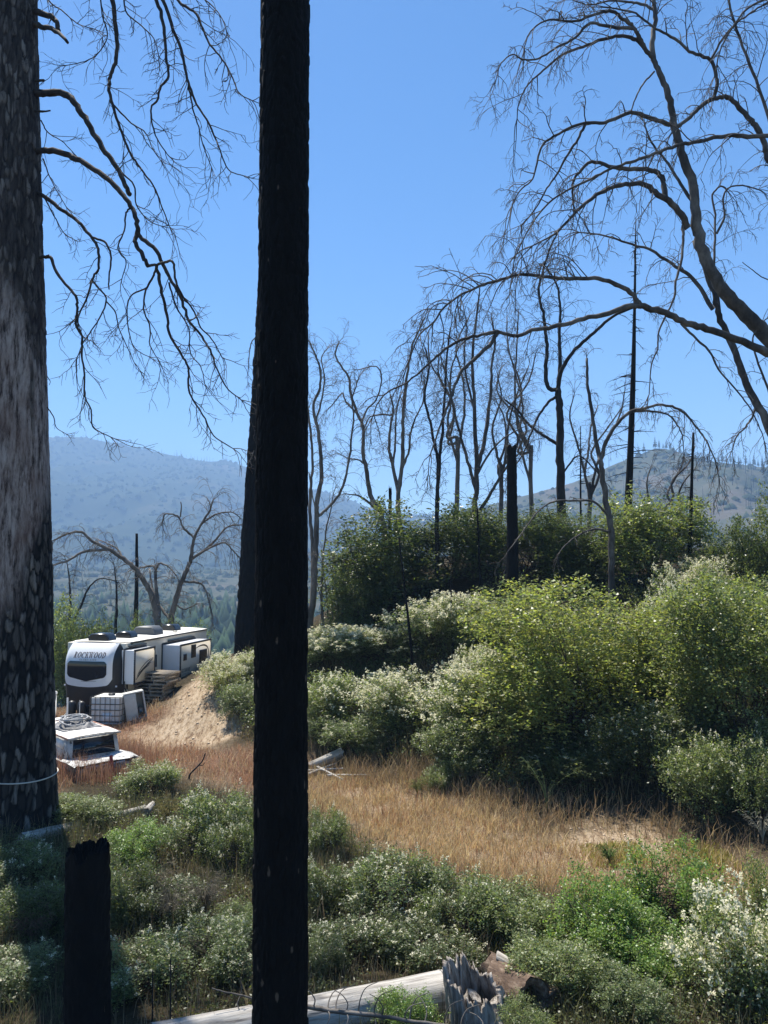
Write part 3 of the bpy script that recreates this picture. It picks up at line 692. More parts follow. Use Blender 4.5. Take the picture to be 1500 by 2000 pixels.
t.limb([(612, 1160), (610, 1060), (605, 1000), (607, 950), (610, 905), (607, 845), (602, 800)], 8, 4, None, 31, tw=dict(CL, t0=.6))
t.limb([(622, 1008), (646, 986), (670, 950), (683, 890), (686, 851), (691, 815), (688, 780), (700, 740)], 6, 2.5, None, 30, tw=CL)
t.limb([(630, 1240), (628, 1150), (630, 1100), (636, 1040), (645, 1000), (650, 970)], 6, 2, 31.5, 31.5, tw=dict(CL, t0=.6, gap=.2))
t.limb([(622, 1014), (612, 975), (606, 940), (604, 925)], 3, 2, None, 30)
t.limb([(618, 822), (628, 780), (634, 740), (628, 700), (640, 680)], 4, 2, None, 31, tw=CL)
for k, (px, d, top, lb) in enumerate([(650, 30, 1100, 'low tangle of dead twigs beside the slender oak'), (715, 31, 1030, 'low dead thicket under the crooked oak')]):
    t = Tree('dead_thicket', lb, 'dead shrub', M['oak_grey'], 40 + k)
    for q in range(5):
        x = px + (q - 2) * 9; t.limb([(x, top + 110), (x + (q - 2) * 5, top + 50), (x + (q - 2) * 12, top)], 3, 1.5, d + q * .2, d + q * .3, 'stem', dict(CL, t0=.3, gap=.3, length=.9, droop=.2), 5, q == 0)

for k, (px, yb, yt, d, lean, lb) in enumerate([
        (972, 1080, 690, 38, 24, 'tangled dead oak just left of the thick charred post'), (1042, 1090, 600, 40, -20, 'hazy dead oak with weeping crown between charred post and forked oak'),
        (1145, 1090, 760, 39, 25, 'low dead oak with tangled twigs between forked oak and conifer pole'), (890, 1060, 600, 37, 14, 'dead oak with a fine drooping veil of twigs behind the twin-stem oak'),
        (1300, 1100, 860, 36, -25, 'small dead oak between the conifer pole and thin charred pole')]):
    t = Tree('background_oak', lb, 'dead tree', M['oak_grey'] if k % 2 else M['oak_bark'], 90 + k); r_ = random.Random(k); H_ = yb - yt
    t.limb([(px, yb), (px + lean * .3, yb - H_ * .3), (px + lean * .2, yb - H_ * .45)], 10, 8, d, d, 'trunk', None, 7, True)
    for q in range(4):
        a = r_.uniform(-1, 1) * 70; h_ = H_ * r_.uniform(.75, 1.0); y0 = yb - H_ * r_.uniform(.28, .45)
        t.limb([(px + lean * .25, y0), (px + a * .5 + r_.uniform(-14, 14), yb - h_ * .56), (px + a * .45 + r_.uniform(-20, 20), yb - h_ * .70), (px + a * .9 + r_.uniform(-18, 18), yb - h_ * .86), (px + a * 1.1 + r_.uniform(-14, 14), yb - h_)], 6, 2.2, None, d + r_.uniform(-1.5, 1.5), tw=dict(CL, t0=.25, gap=.2, droop=.24, length=1.7))
# --- weeping oaks behind the trailer
WP = dict(t0=0.2, gap=0.16, length=1.9, droop=0.26, level=2, up=0.15, r=0.016, curl=0.18)
t = Tree('weeping_oak', 'dead grey oak arching left above the trailer roof', 'dead tree', M['oak_grey'], 21)
t.limb([(312, 1240), (307, 1212), (298, 1167), (284, 1140), (267, 1115), (246, 1095), (215, 1074), (180, 1056), (159, 1039), (132, 1043), (105, 1055)], 14, 3, 41, 40, 'trunk', WP, 9, True)
t.limb([(210, 1074), (166, 1077), (132, 1095), (97, 1108), (85, 1140)], 6, 2.5, None, 39, tw=WP)
t.limb([(310, 1205), (305, 1140), (302, 1108), (284, 1107), (270, 1110)], 9, 3, None, 42, tw=dict(WP, t0=.5))
t.limb([(304, 1115), (312, 1100), (330, 1108), (345, 1125)], 4, 2, None, 41, tw=dict(WP, length=1.2))
t.limb([(240, 1092), (232, 1075), (215, 1064), (195, 1055)], 4, 2, None, 42, tw=WP)
t = Tree('weeping_oak', 'dead grey oak rising upright behind the trailer, crown drooping beside the dark trunk', 'dead tree', M['oak_grey'], 22)
t.limb([(330, 1245), (333, 1212), (343, 1174), (354, 1136), (371, 1098), (378, 1056), (392, 1025), (409, 998), (416, 977)], 13, 3, 41.5, 41, 'trunk', WP, 9, True)
t.limb([(378, 1050), (357, 1029), (347, 1008), (322, 1004), (318, 1020)], 5, 2, None, 40.5, tw=dict(WP, length=1.2))
t.limb([(352, 1010), (354, 990), (353, 980)], 3, 2, None, 40.5)
t.limb([(371, 1095), (416, 1060), (444, 1029), (471, 1025)], 6, 2.5, None, 42.5, tw=WP)
t.limb([(378, 1088), (433, 1060), (455, 1075), (468, 1090)], 5, 2.5, None, 41, tw=WP)
t.limb([(392, 1025), (420, 1005), (450, 1000), (468, 1010)], 4, 2, None, 42, tw=WP)
t.limb([(354, 1136), (392, 1140), (406, 1167), (416, 1209)], 5, 2.5, None, 40.5, tw=dict(WP, length=1.0))
t.limb([(343, 1180), (360, 1190), (381, 1181)], 4, 2, None, 41, tw=dict(WP, length=.8))
t.limb([(332, 1210), (310, 1180), (298, 1150), (292, 1110)], 6, 3, None, 43)
for k, (px, lb) in enumerate([(135, 'dim dead sapling far left behind the trailer'), (226, 'dead sapling just left of the charred pole behind trailer'), (180, 'arched dead sapling low behind the trailer roof')]):
    t = Tree('dead_sapling', lb, 'dead tree', M['oak_dark'], 50 + k)
    t.limb([(px, 1230), (px + 2, 1180), (px + 1, 1140), (px - 3, 1105)] if k < 2 else [(140, 1235), (160, 1180), (172, 1150), (195, 1130), (225, 1135)], 6, 2, 45, 45, 'trunk', dict(WP, length=1.3, gap=.3), 6, True)

# ------------------------------------------------------------------ big foreground trunks
def trunk_mesh(axis, radii, nu, seed, plate=(0.11, 0.26), depth=0.03, bur=None, lump=0.05, vstep=0.05, attrs=True, fiss=(0.04, 0.26), soften=0.0):
    """round trunk with bark broken into plates; axis: points from base to top"""
    axis = np.asarray(axis, float); L = np.r_[0, np.cumsum(np.linalg.norm(np.diff(axis, axis=0), axis=1))]
    nv = int(L[-1] / vstep) + 1; s = np.linspace(0, L[-1], nv)
    C = np.stack([np.interp(s, L, axis[:, k]) for k in range(3)], -1); R = np.interp(s, L, radii)
    a = np.arange(nu) / nu * 2 * math.pi
    S, A = np.meshgrid(s, a, indexing='ij'); r0 = np.mean(radii)
    U = A * r0
    # cellular plates on the wrapped sheet
    pw, ph = plate; ncu = max(3, int(round(2 * math.pi * r0 / pw)))
    wob = 1.1 * fbm(np.cos(A) * 5, np.sin(A) * 5, S * 2.2, seed + 5, 4)
    cu = A / (2 * math.pi) * ncu + wob; cv = S / ph + 1.6 * fbm(np.cos(A) * 6, np.sin(A) * 6, S * 1.5, seed + 9, 4)
    iu, iv = np.floor(cu).astype(int), np.floor(cv).astype(int)
    f1 = np.full(S.shape, 9.0); f2 = np.full(S.shape, 9.0); cell = np.zeros(S.shape)
    for du in (-1, 0, 1):
        for dv in (-1, 0, 1):
            gu, gv = iu + du, iv + dv
            jx = _hash(np.mod(gu, ncu), gv, 0 * gu, seed); jy = _hash(np.mod(gu, ncu), gv, 0 * gu + 1, seed)
            d = np.hypot(gu + jx - cu, gv + jy - cv); nf1 = np.minimum(f1, d); f2 = np.minimum(np.maximum(f1, d), f2); cell = np.where(d <= nf1, _hash(np.mod(gu, ncu), gv, 0 * gu + 2, seed), cell); f1 = nf1
    pl = sstep(fiss[0], fiss[1], f2 - f1)
    nx = np.cos(A); ny = np.sin(A)
    burnt = np.zeros(S.shape) if bur is None else bur(S, A, nx, ny)
    pd = depth * (1 - soften * (1 - burnt))
    Rr = R[:, None] * (1 + lump * 2 * fbm(nx * 1.5, ny * 1.5, S * 0.8, seed + 31, 4)) + pd * (pl * (0.6 + 0.8 * cell) - 0.6) + depth * 0.9 * fbm(nx * 11, ny * 11, S * 2.5, seed + 2, 4)
    pts = np.stack([C[:, None, 0] + nx * Rr, C[:, None, 1] + ny * Rr, np.broadcast_to(C[:, None, 2], S.shape)], -1)
    i = np.arange(nv - 1)[:, None]; j = np.arange(nu)[None]; j2 = (j + 1) % nu
    q = np.stack([i * nu + j, i * nu + j2, (i + 1) * nu + j2, (i + 1) * nu + j], -1).reshape(-1, 4)
    V = pts.reshape(-1, 3); tris = None
    top = len(V); V = np.vstack([V, C[-1] + np.array([0, 0, -0.1])]); k = np.arange(nu); tris = np.stack([np.full(nu, top), (nv - 1) * nu + k, (nv - 1) * nu + (k + 1) % nu], -1)
    return mesh_np('trunk', V, q, tris, True, {'plate': np.r_[pl.ravel(), 0.5], 'burnt': np.r_[burnt.ravel(), 1], 'cell': np.r_[cell.ravel(), 0]})

# big pine at the left edge
DP = 16.2
base = P(36, 1590, DP); base[2] = gz(base[0], base[1]) - 0.2
pine = thing('scorched_pine', 'huge scorched pine trunk at the left edge with plated bark', 'dead tree', tuple(base))
topp = P(12, -250, DP)
ax = [np.zeros(3), np.array([.0, 0, .45]), P(40, 1500, DP) - base, P(37, 1000, DP) - base, P(24, 400, DP) - base, topp - base]
rd = [pxw(86, DP), pxw(69, DP), pxw(62, DP), pxw(58, DP), pxw(55, DP), pxw(52, DP)]
def pine_burn(S, A, nx, ny):
    zt = S; n = fbm(nx * 2.2, ny * 2.2, S * 0.45, 77, 4)
    lowb = 1 - sstep(4.6, 5.8, zt + 3.2 * n - 1.2 * nx)
    hib = sstep(10.8, 12.2, zt + 2.5 * n + 1.4 * nx) * 0.85
    patch = sstep(0.10, 0.16, fbm(nx * 1.6 + 3, ny * 1.6, S * 0.28, 78, 3))
    return np.clip(np.maximum.reduce([lowb, hib, patch * .9]), 0, 1)
me = trunk_mesh(ax, rd, 220, 5, (0.115, 0.36), 0.030, pine_burn, 0.025, 0.04, fiss=(0.07, 0.30), soften=0.85); link('trunk', me, M['pine_bark'], pine)
T2 = Tree('x', '', '', M['pine_twig'], 60); T2.root = pine; T2.o = np.array(base); T2.pxpts = [(60, y, DP) for y in range(-100, 1500, 40)]
PT = dict(t0=0.35, gap=0.24, length=1.0, droop=0.05, level=1, up=-0.25, r=0.011, curl=0.22, side=0.8)
PF = dict(PT, gap=0.2, length=0.9, t0=0.2)
def pb(pts, w0, w1, d1=None, tw=PT, d0=None): T2.limb(pts, w0, w1, d0, d1, 'branch', tw, 7)
pb([(55, 182), (83, 182), (120, 182), (143, 196), (165, 231), (194, 281), (223, 318), (244, 360), (254, 380)], 15, 9, 15.4, None)
pb([(55, 293), (83, 293), (120, 298), (157, 314), (202, 343), (236, 376), (260, 409), (269, 446), (264, 471), (276, 495), (289, 520)], 13, 8, 15.0, None)
pb([(269, 446), (273, 462), (306, 491), (326, 533), (351, 578), (368, 624), (393, 657), (413, 690), (421, 714), (442, 756), (471, 781)], 9, 2, 14.4, dict(PT, t0=.3, gap=.28))
pb([(289, 520), (306, 517), (337, 512), (343, 549), (358, 580), (376, 603), (393, 640), (413, 661), (434, 698)], 6, 2, 14.8, dict(PT, gap=.32))
pb([(306, 518), (314, 562), (326, 615), (331, 652), (355, 694), (368, 719), (368, 756), (380, 785), (401, 818), (417, 851), (455, 876)], 7, 2, 15.4, dict(PT, gap=.3))
pb([(306, 522), (298, 541), (285, 566), (281, 603), (293, 640), (293, 673), (306, 698)], 5, 1.8, 15.8, PT)
pb([(287, 562), (256, 578), (248, 607), (252, 648), (264, 681), (293, 698)], 3.5, 1.6, 16.2, PT)
pb([(330, 552), (345, 600), (368, 640), (372, 690), (392, 716), (400, 750)], 4, 1.6, 14.0, PT)
pb([(60, 372), (85, 382), (120, 409), (153, 434), (178, 463), (192, 487), (192, 524), (180, 545), (169, 582), (153, 619)], 9, 3, 15.4, dict(PT, t0=.5))
pb([(178, 463), (207, 475), (217, 504), (213, 540), (213, 565)], 5, 3, 15.6, None)
pb([(180, 548), (207, 582), (198, 615), (174, 652), (161, 673), (150, 700)], 4, 2, 16, dict(PT, t0=.1))
pb([(207, 588), (225, 610), (232, 640), (245, 670), (262, 708)], 3, 1.5, 16.4, PT)
pb([(60, 500), (89, 502), (99, 504), (116, 541), (145, 574), (151, 595), (149, 632), (161, 661), (159, 690), (165, 731), (165, 772), (178, 801), (182, 834), (215, 853)], 7, 2, 15.0, dict(PT, t0=.3, gap=.26))
pb([(255, 405), (245, 420), (243, 450), (230, 485), (246, 510), (238, 545)], 4, 1.8, 14.8, PT)
pb([(236, 335), (262, 362), (266, 400), (290, 430), (316, 442)], 4, 1.8, 15.2, dict(PT, t0=.5))
pb([(85, 382), (105, 420), (125, 455), (145, 468)], 3, 1.6, 15.6, dict(PT, length=.5))
pb([(60, 15), (74, 25), (107, 37), (115, 60)], 14, 9, 15.8, None)
pb([(60, 48), (74, 50), (107, 60), (132, 83)], 13, 6, 15.2, None)
pb([(60, 157), (86, 157)], 6, 5, 16.0, None); pb([(60, 219), (98, 216)], 6, 3, 15.8, None)
# boughs that reach down from above the frame
pb([(70, -120), (150, -90), (200, -50), (219, 0), (225, 41), (229, 83), (225, 124), (215, 149), (215, 186), (231, 240), (248, 285), (269, 322), (298, 360), (314, 397), (331, 442)], 13, 2, 14.6, dict(PT, t0=.5), 16.2)
pb([(222, 205), (256, 240), (285, 260), (298, 290), (314, 314)], 4, 1.6, 15.0, PT)
pb([(70, -160), (180, -130), (270, -60), (306, 0), (320, 54), (324, 112), (329, 149), (314, 169), (308, 194), (295, 211), (298, 244), (310, 277), (331, 306)], 13, 2, 14.2, dict(PT, t0=.6), 16.2)
pb([(270, -60), (318, 0), (339, 58), (355, 103), (366, 153), (380, 194), (409, 244), (430, 293), (446, 331), (475, 343)], 9, 2, 13.8, dict(PT, t0=.25))
pb([(368, 165), (376, 211), (388, 248), (397, 285), (413, 326)], 4, 1.6, 14.2, PT)
pb([(180, -130), (300, -60), (347, 0), (384, 29), (405, 79), (434, 116), (455, 153), (467, 182), (492, 196)], 9, 2, 13.4, dict(PT, t0=.4, gap=.2))
pb([(150, -90), (190, -30), (200, 30), (210, 70), (190, 105), (165, 120), (128, 128)], 4, 1.6, 15.2, dict(PT, t0=.2))
pb([(70, -60), (95, 0), (120, 20), (150, 45), (175, 55)], 4, 1.8, 15.6, PF)
pb([(240, -40), (245, 20), (270, 45), (300, 75), (310, 110)], 4, 1.8, 15.0, PF)
pb([(330, -40), (400, 0), (430, 30), (445, 70)], 4, 1.6, 13.9, PF)
pb([(80, 235), (95, 260), (120, 275), (145, 300)], 3, 1.5, 16, PF); pb([(84, 310), (95, 340), (115, 380), (130, 405)], 3, 1.5, 15.8, PF)
pb([(92, 735), (98, 745), (96, 752)], 2, 1, 16, None); pb([(92, 795), (105, 815), (110, 835), (130, 848)], 2.5, 1.2, 16, dict(PT, length=.3))
# pale strap round the pine
m = MB(); c = P(40, 1512, DP) - base; rr = np.interp(c[2], [0, .45, 1.1], [rd[0], rd[1], rd[2]]) + 0.045
aa = np.linspace(0, 2 * math.pi, 49)
m.tube([(c[0] + math.cos(q) * rr, math.sin(q) * rr, c[2] + 0.015 * math.sin(q * 2)) for q in aa], 0.013, 5, False)
o = m.build('strap', plain('strap_webbing', (0.62, 0.58, 0.52), 0.8), None, True, tuple(base)); tag(o, 'pale strap tied round the base of the huge pine trunk', 'strap')

# charred trunk right in front of the camera
DC = 7.0
b0 = P(546, 2000, DC); b0[2] = gz(b0[0], b0[1]) - 0.2
tr = thing('charred_tree', 'black charred tree trunk crossing the whole picture in the foreground', 'dead tree', tuple(b0))
axc = [np.zeros(3), P(547, 2000, DC) - b0, P(550, 1000, DC) - b0, P(557, 0, DC) - b0, P(560, -350, DC) - b0]
me = trunk_mesh(axc, [pxw(56, DC), pxw(50.5, DC), pxw(50, DC), pxw(48.5, DC), pxw(47, DC)], 170, 11, (0.06, 0.15), 0.014, None, 0.012, 0.02)
link('trunk', me, M['char'], tr)
# second, leaning charred trunk behind it
DL = 32.0
b1 = P(477, 1285, DL); b1[2] = gz(b1[0], b1[1]) - 0.3
tr2 = thing('leaning_charred_tree', 'thick charred trunk leaning behind the foreground trunk above the bank', 'dead tree', tuple(b1))
ax2 = [np.zeros(3), P(481, 1180, DL) - b1, P(491, 1000, DL) - b1, P(505, 800, DL) - b1, P(520, 500, DL) - b1, P(535, 100, DL) - b1]
me = trunk_mesh(ax2, [pxw(19, DL), pxw(17, DL), pxw(15, DL), pxw(15, DL), pxw(12, DL), pxw(6, DL)], 60, 12, (0.16, 0.35), 0.05, None, 0.07, 0.12)
link('trunk', me, M['char_plain'], tr2)
T3 = Tree('x', '', '', M['oak_grey'], 61); T3.root = tr2; T3.o = np.array(b1); T3.pxpts = [(500, 700, DL)]
T3.limb([(498, 660), (490, 672), (486, 700), (484, 745)], 2.5, 1, DL - .4, DL - .5, 'branch', dict(PT, t0=.1, gap=.15, length=.5), 4)
T3.limb([(496, 880), (492, 890), (488, 900)], 2, 1, DL - .5, DL - .6, 'branch', dict(PT, t0=.1, gap=.15, length=.3), 4)
T3.limb([(470, 1225), (466, 1212), (463, 1205)], 4, 1, DL, DL, 'branch', None, 4)

def stump_post(name, label, px, ytop, ybot, wt, wb, d, seed, jag=0.15, lean=0, mat='char_plain', nu=64):
    b = P(px, ybot, d); b[2] = gz(b[0], b[1]) - 0.2
    o = thing(name, label, 'dead tree', tuple(b)); tp = P(px + lean, ytop, d) - b
    me = trunk_mesh([np.zeros(3), tp * 0.5, tp], [pxw(wb, d) / 2, pxw((wt + wb) / 2, d) / 2, pxw(wt, d) / 2], nu, seed, (0.07, 0.2), 0.02, None, 0.05, 0.04)
    n = len(me.vertices); co = np.zeros(n * 3, np.float32); me.vertices.foreach_get('co', co); co = co.reshape(-1, 3)
    a = np.arctan2(co[:, 1] - tp[1], co[:, 0] - tp[0]); k = sstep(tp[2] - jag * 2.5, tp[2], co[:, 2])
    co[:, 2] += k * jag * 2.4 * fbm(np.cos(a) * 2.5, np.sin(a) * 2.5, co[:, 2] * 0 + seed, seed, 4)
    co[-1, 2] -= 0.45 * (1 if nu > 50 else .2); rc = np.hypot(co[:, 0] - tp[0], co[:, 1] - tp[1]); me.vertices.foreach_set('co', co.ravel()); me.update()
    link('trunk', me, M[mat], o); return o
stump_post('charred_stump', 'tall black burnt stump in the lower left foreground', 172, 1662, 2010, 76, 84, 9.2, 3, 0.13)
stump_post('charred_post', 'thick black snag with a snapped top standing in the bushes', 1002, 872, 1168, 18, 24, 27.5, 4, 0.12, -3, nu=40)
stump_post('burnt_spike', 'short broken burnt spike at the foot of the grey V-forked oak', 762, 955, 1010, 5, 9, 32.5, 6, 0.3, nu=16)

# ------------------------------------------------------------------ shrubs
def leaf_quads(c, d, L, W, rs):
    """rhombic leaves at points c along directions d"""
    n = len(c); d = d / (np.linalg.norm(d, axis=1)[:, None] + 1e-9)
    r = rs.randn(n, 3) * 0.55 + np.array([0, 0, 1.0]); s = np.cross(d, r); s /= (np.linalg.norm(s, axis=1)[:, None] + 1e-9); nn = np.cross(d, s)
    L = L * (0.6 + 0.7 * rs.rand(n))[:, None]; W = W * (0.6 + 0.7 * rs.rand(n))[:, None]
    V = np.stack([c, c + d * L * .45 + s * W * .5 + nn * W * .15, c + d * L, c + d * L * .45 - s * W * .5 + nn * W * .15], 1)
    return V.reshape(-1, 3), np.arange(n * 4).reshape(-1, 4)
def crown_points(rs, rx, rz, nlobe, nclump, low=0.04):
    """clump centres on the lobed surface of a shrub of half-width rx and height rz"""
    lc = []; 
    for k in range(nlobe):
        a = rs.rand() * 6.28; rr = rx * (0.15 + 0.60 * math.sqrt(rs.rand())); h = rs.uniform(0.14, 0.72) * rz
        lim = math.sqrt(max(0.08, 1 - (rr / rx) ** 2 * 0.85)); lr = rx * rs.uniform(0.26, 0.46)
        lc.append((rr * math.cos(a), rr * math.sin(a), min(h, rz * lim * 0.8), lr, lr * rs.uniform(0.75, 1.15) * min(1.3, rz / (1.5 * rx))))
    lc = np.array(lc); w = lc[:, 3] ** 2; k = rs.choice(nlobe, nclump, p=w / w.sum())
    d = rs.randn(nclump, 3); d[:, 2] = d[:, 2] + 0.25; d /= np.linalg.norm(d, axis=1)[:, None]
    rr = 1.0 - 0.65 * rs.rand(nclump) ** 2.2
    rr *= np.where(rs.rand(nclump) < .07, 1.22, 1.0); rr *= 1 + 0.6 * fbm(d[:, 0] * 2.5 + k * 3, d[:, 1] * 2.5, d[:, 2] * 2.5, 5, 3)
    p = lc[k, :3] + d * rr[:, None] * np.stack([lc[k, 3], lc[k, 3], lc[k, 4]], -1)
    ok = p[:, 2] > low * rz; return p[ok], d[ok], lc
def shrub_meshes(name, seed, rx, rz, nlobe, nclump, per, L, W, sig, flowers=0, fsize=0.1, flat=0.5, stems=30, low=0.04):
    rs = np.random.RandomState(seed); p, d, lc = crown_points(rs, rx, rz, nlobe, nclump, low)
    n = len(p); cnt = per
    sprig = d * 0.6 + rs.randn(n, 3) * 0.5 + np.array([0, 0, 0.35]); sprig /= np.linalg.norm(sprig, axis=1)[:, None]
    tpos = (rs.rand(n, cnt) - 0.5) * 2
    c = p[:, None] + sprig[:, None] * (tpos * sig * 1.5)[..., None] + rs.randn(n, cnt, 3) * sig * 0.55
    ld = sprig[:, None] * 0.7 + rs.randn(n, cnt, 3) * 0.75; ld[..., 2] *= flat
    V, Q = leaf_quads(c.reshape(-1, 3), ld.reshape(-1, 3), L, W, rs)
    V[:, 2] = np.maximum(V[:, 2], 0.01)
    crown = mesh_np('crown', V, Q); crown.materials.append(M['leaf'])
    mb = MB()
    for k in range(stems):
        tgt = p[rs.randint(n)] * np.array([.9, .9, .92]); b = np.array([rs.randn() * rx * .1, rs.randn() * rx * .1, -0.1]); mid = b * .4 + tgt * .55 + rs.randn(3) * rx * .06; mid[2] *= 1.05
        C = catmull([b, mid, tgt], 4); mb.tube(C, np.linspace(0.012 + rx * .009, 0.004, len(C)), 4, False)
        for q in range(4):
            i = rs.randint(3, len(C)); e = p[rs.randint(n)]; e = C[i] + (e - C[i]) * min(1, .8 / (np.linalg.norm(e - C[i]) + .1)); mb.tube([C[i], (C[i] + e) / 2 + rs.randn(3) * .04, e], [0.008, 0.006, 0.003], 3, False)
    stem = mb.mesh('stems'); stem.materials.append(M['stem'])
    blo = None
    if flowers:
        out = (p[:, 2] > 0.25 * rz) & (d[:, 2] > -0.35); idx = np.where(out)[0]; pw = (0.35 + np.clip(d[idx, 2] + .5, 0, 2)); idx = rs.choice(idx, min(flowers, len(idx)), replace=False, p=pw / pw.sum())
        k = 16; bp = p[idx] + d[idx] * sig * 1.1; bd = d[idx] * 0.7 + np.array([-.15, 0, 0.55]) + rs.randn(len(idx), 3) * .25; bd /= np.linalg.norm(bd, axis=1)[:, None]
        tt = rs.rand(len(idx), k); fs = fsize * (0.6 + 0.7 * rs.rand(len(idx)))[:, None]
        c = bp[:, None] + bd[:, None] * (tt * fs)[..., None] + rs.randn(len(idx), k, 3) * (fs * 0.20 * (1.15 - tt))[..., None]
        V, Q = leaf_quads(c.reshape(-1, 3), rs.randn(len(idx) * k, 3), fsize * .30, fsize * .26, rs)
        blo = mesh_np('blossoms', V, Q); blo.materials.append(M['blossom'])
    return crown, stem, blo, rx, rz
PRO = {}
PRO['oak'] = [shrub_meshes('oak', 100 + i, 2.6, 5.6, 26, 3000, 15, 0.105, 0.062, 0.125, 0, stems=45) for i in range(2)]
PRO['dark'] = [shrub_meshes('dark', 110 + i, 2.0, 4.0, 18, 1400, 15, 0.12, 0.062, 0.13, 0, stems=30) for i in range(2)]
PRO['cea'] = [shrub_meshes('cea', 120 + i, 1.6, 2.6, 16, 1150, 16, 0.080, 0.040, 0.10, 620, 0.20, stems=30) for i in range(3)]
PRO['few'] = [shrub_meshes('few', 130 + i, 1.6, 2.6, 16, 1150, 16, 0.080, 0.042, 0.10, 90, 0.16, stems=30) for i in range(2)]
PRO['low'] = [shrub_meshes('low', 140 + i, 1.0, 1.3, 14, 820, 16, 0.055, 0.028, 0.07, 70, 0.11, stems=34, low=.02) for i in range(2)]
PRO['green'] = [shrub_meshes('green', 150 + i, 1.0, 1.4, 15, 900, 16, 0.055, 0.030, 0.07, 10, 0.09, stems=34, low=.02) for i in range(3)]
PRO['cream'] = [shrub_meshes('cream', 160, 1.0, 1.3, 14, 720, 17, 0.05, 0.026, 0.085, 300, 0.14, stems=34, low=.02)]
_rs = random.Random(5)
SHRUBS = []
def shrub(kind, px, wpx, top, d, col, label, name='shrub', var=None, group=None, blo=(0.72, 0.69, 0.52), cat='shrub', dy=0.0):
    v = PRO[kind]; cr, st, bl, rx, rz = v[(len(SHRUBS) if var is None else var) % len(v)]
    p = P(px, 1000, d); x, y = p[0], d; z = gz(x, y); H = P(px, top, d)[2] - z
    H = max(H, 0.35) * (_rs.uniform(1.1, 1.45) if d < 13.5 else 1.0)
    t = thing(name, label, cat, (x, y, z - 0.06), _rs.random() * 6.28, group)
    sx = pxw(wpx, d) / 2 / rx * (1.02 if d < 20 else 1.16 if kind == 'dark' and 28 < d < 36 else 1.05); sz = H / rz / 0.93; t.scale = (sx, sx, sz)
    c = link('crown', cr, parent=t); c.color = (*col, 1); c['kind'] = 'stuff'; link('stems', st, parent=t)['kind'] = 'stuff'
    if bl is not None: b = link('blossoms', bl, parent=t); b.color = (*blo, 1); b['kind'] = 'stuff'
    SHRUBS.append((x, y, pxw(wpx, d) / 2)); return t
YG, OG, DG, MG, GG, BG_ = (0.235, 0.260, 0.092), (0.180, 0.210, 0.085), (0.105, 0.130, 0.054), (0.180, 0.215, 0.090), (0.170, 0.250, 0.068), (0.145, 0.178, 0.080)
# bank behind the clearing
shrub('oak', 1130, 400, 1110, 21.0, YG, 'big rounded yellow-green oak bush in the middle of the bank', 'oak_bush', 0)
shrub('oak', 1450, 350, 1085, 18.5, OG, 'tall dark olive bush filling the right edge beside the clearing', 'oak_bush', 1)
shrub('few', 1345, 165, 1430, 17.0, MG, 'pale green flowering shrub at the foot of the right-edge bush')
shrub('few', 1475, 150, 1420, 16.2, BG_, 'dark leafy shrub low at the right edge below the tall bush')
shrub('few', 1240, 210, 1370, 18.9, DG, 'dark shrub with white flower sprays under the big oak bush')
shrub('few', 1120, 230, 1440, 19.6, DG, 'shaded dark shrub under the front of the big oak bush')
shrub('cea', 905, 230, 1270, 22.3, MG, 'cream-flowered shrub against the left side of the big oak bush')
shrub('few', 900, 170, 1400, 20.9, BG_, 'low dark shrub at the clearing edge below the cream-flowered shrub')
shrub('cea', 740, 210, 1290, 24.0, MG, 'rounded shrub dotted with white flowers behind the fallen branches')
shrub('few', 690, 150, 1390, 23.0, BG_, 'small white-dotted shrub just above the fallen branches')
shrub('few', 630, 150, 1310, 24.6, MG, 'dense green shrub half hidden by the foreground trunk')
shrub('cea', 640, 170, 1215, 28.5, MG, 'cream-flowered shrub at the foot of the slender pale oak')
shrub('cea', 740, 200, 1215, 27.5, MG, 'wide cream-flowered shrub around the leaning burnt sapling')
shrub('cea', 850, 190, 1160, 27.0, MG, 'tallest cream-flowered shrub below the twin-stem oak')
shrub('few', 930, 130, 1190, 26.0, MG, 'green shrub at the foot of the thick charred post')
shrub('cea', 950, 110, 1250, 23.5, MG, 'cream-flowered shrub tucked between charred post and big oak bush')
shrub('few', 850, 58, 1492, 19.8, MG, 'tiny white-flowered shrub at the grass edge')
shrub('cea', 460, 120, 1262, 28.5, YG, 'yellow-green shrub on top of the bare earth bank')
shrub('few', 490, 110, 1330, 26.5, BG_, 'dark shrub at the right end of the bare earth bank')
shrub('dark', 760, 240, 990, 31.5, DG, 'large dark leafy oak bush below the V-forked grey oak', 'oak_bush')
shrub('dark', 890, 210, 975, 32.5, DG, 'dark leafy oak bush behind the twin-stem oak', 'oak_bush')
shrub('dark', 700, 120, 1075, 30.0, DG, 'dark bush on the left shoulder of the bank', 'oak_bush')
shrub('dark', 1040, 190, 985, 31.0, DG, 'dark oak bush behind the thick charred post', 'oak_bush')
shrub('dark', 1150, 190, 1000, 30.0, DG, 'dark oak bush behind the arching oak', 'oak_bush')
shrub('dark', 1265, 200, 955, 29.2, OG, 'leafy bush between conifer pole and thin charred pole', 'oak_bush')
shrub('dark', 1000, 150, 1160, 25.8, OG, 'mid green bush round the foot of the charred post', 'oak_bush')
shrub('cea', 1345, 150, 1075, 26.0, MG, 'pale flowering bush below the thin charred pole')
shrub('few', 1400, 160, 1040, 27.5, DG, 'green bush behind the cream blossoms near the right edge')
shrub('cea', 1290, 130, 1150, 22.5, MG, 'cream-topped shrub right of the big oak bush')
shrub('dark', 1490, 140, 955, 25.5, DG, 'bright dark-green leafy tree at the right edge', 'oak_bush')
shrub('dark', 1420, 130, 1110, 23.0, OG, 'olive bush rising behind the tall right-edge bush', 'oak_bush')
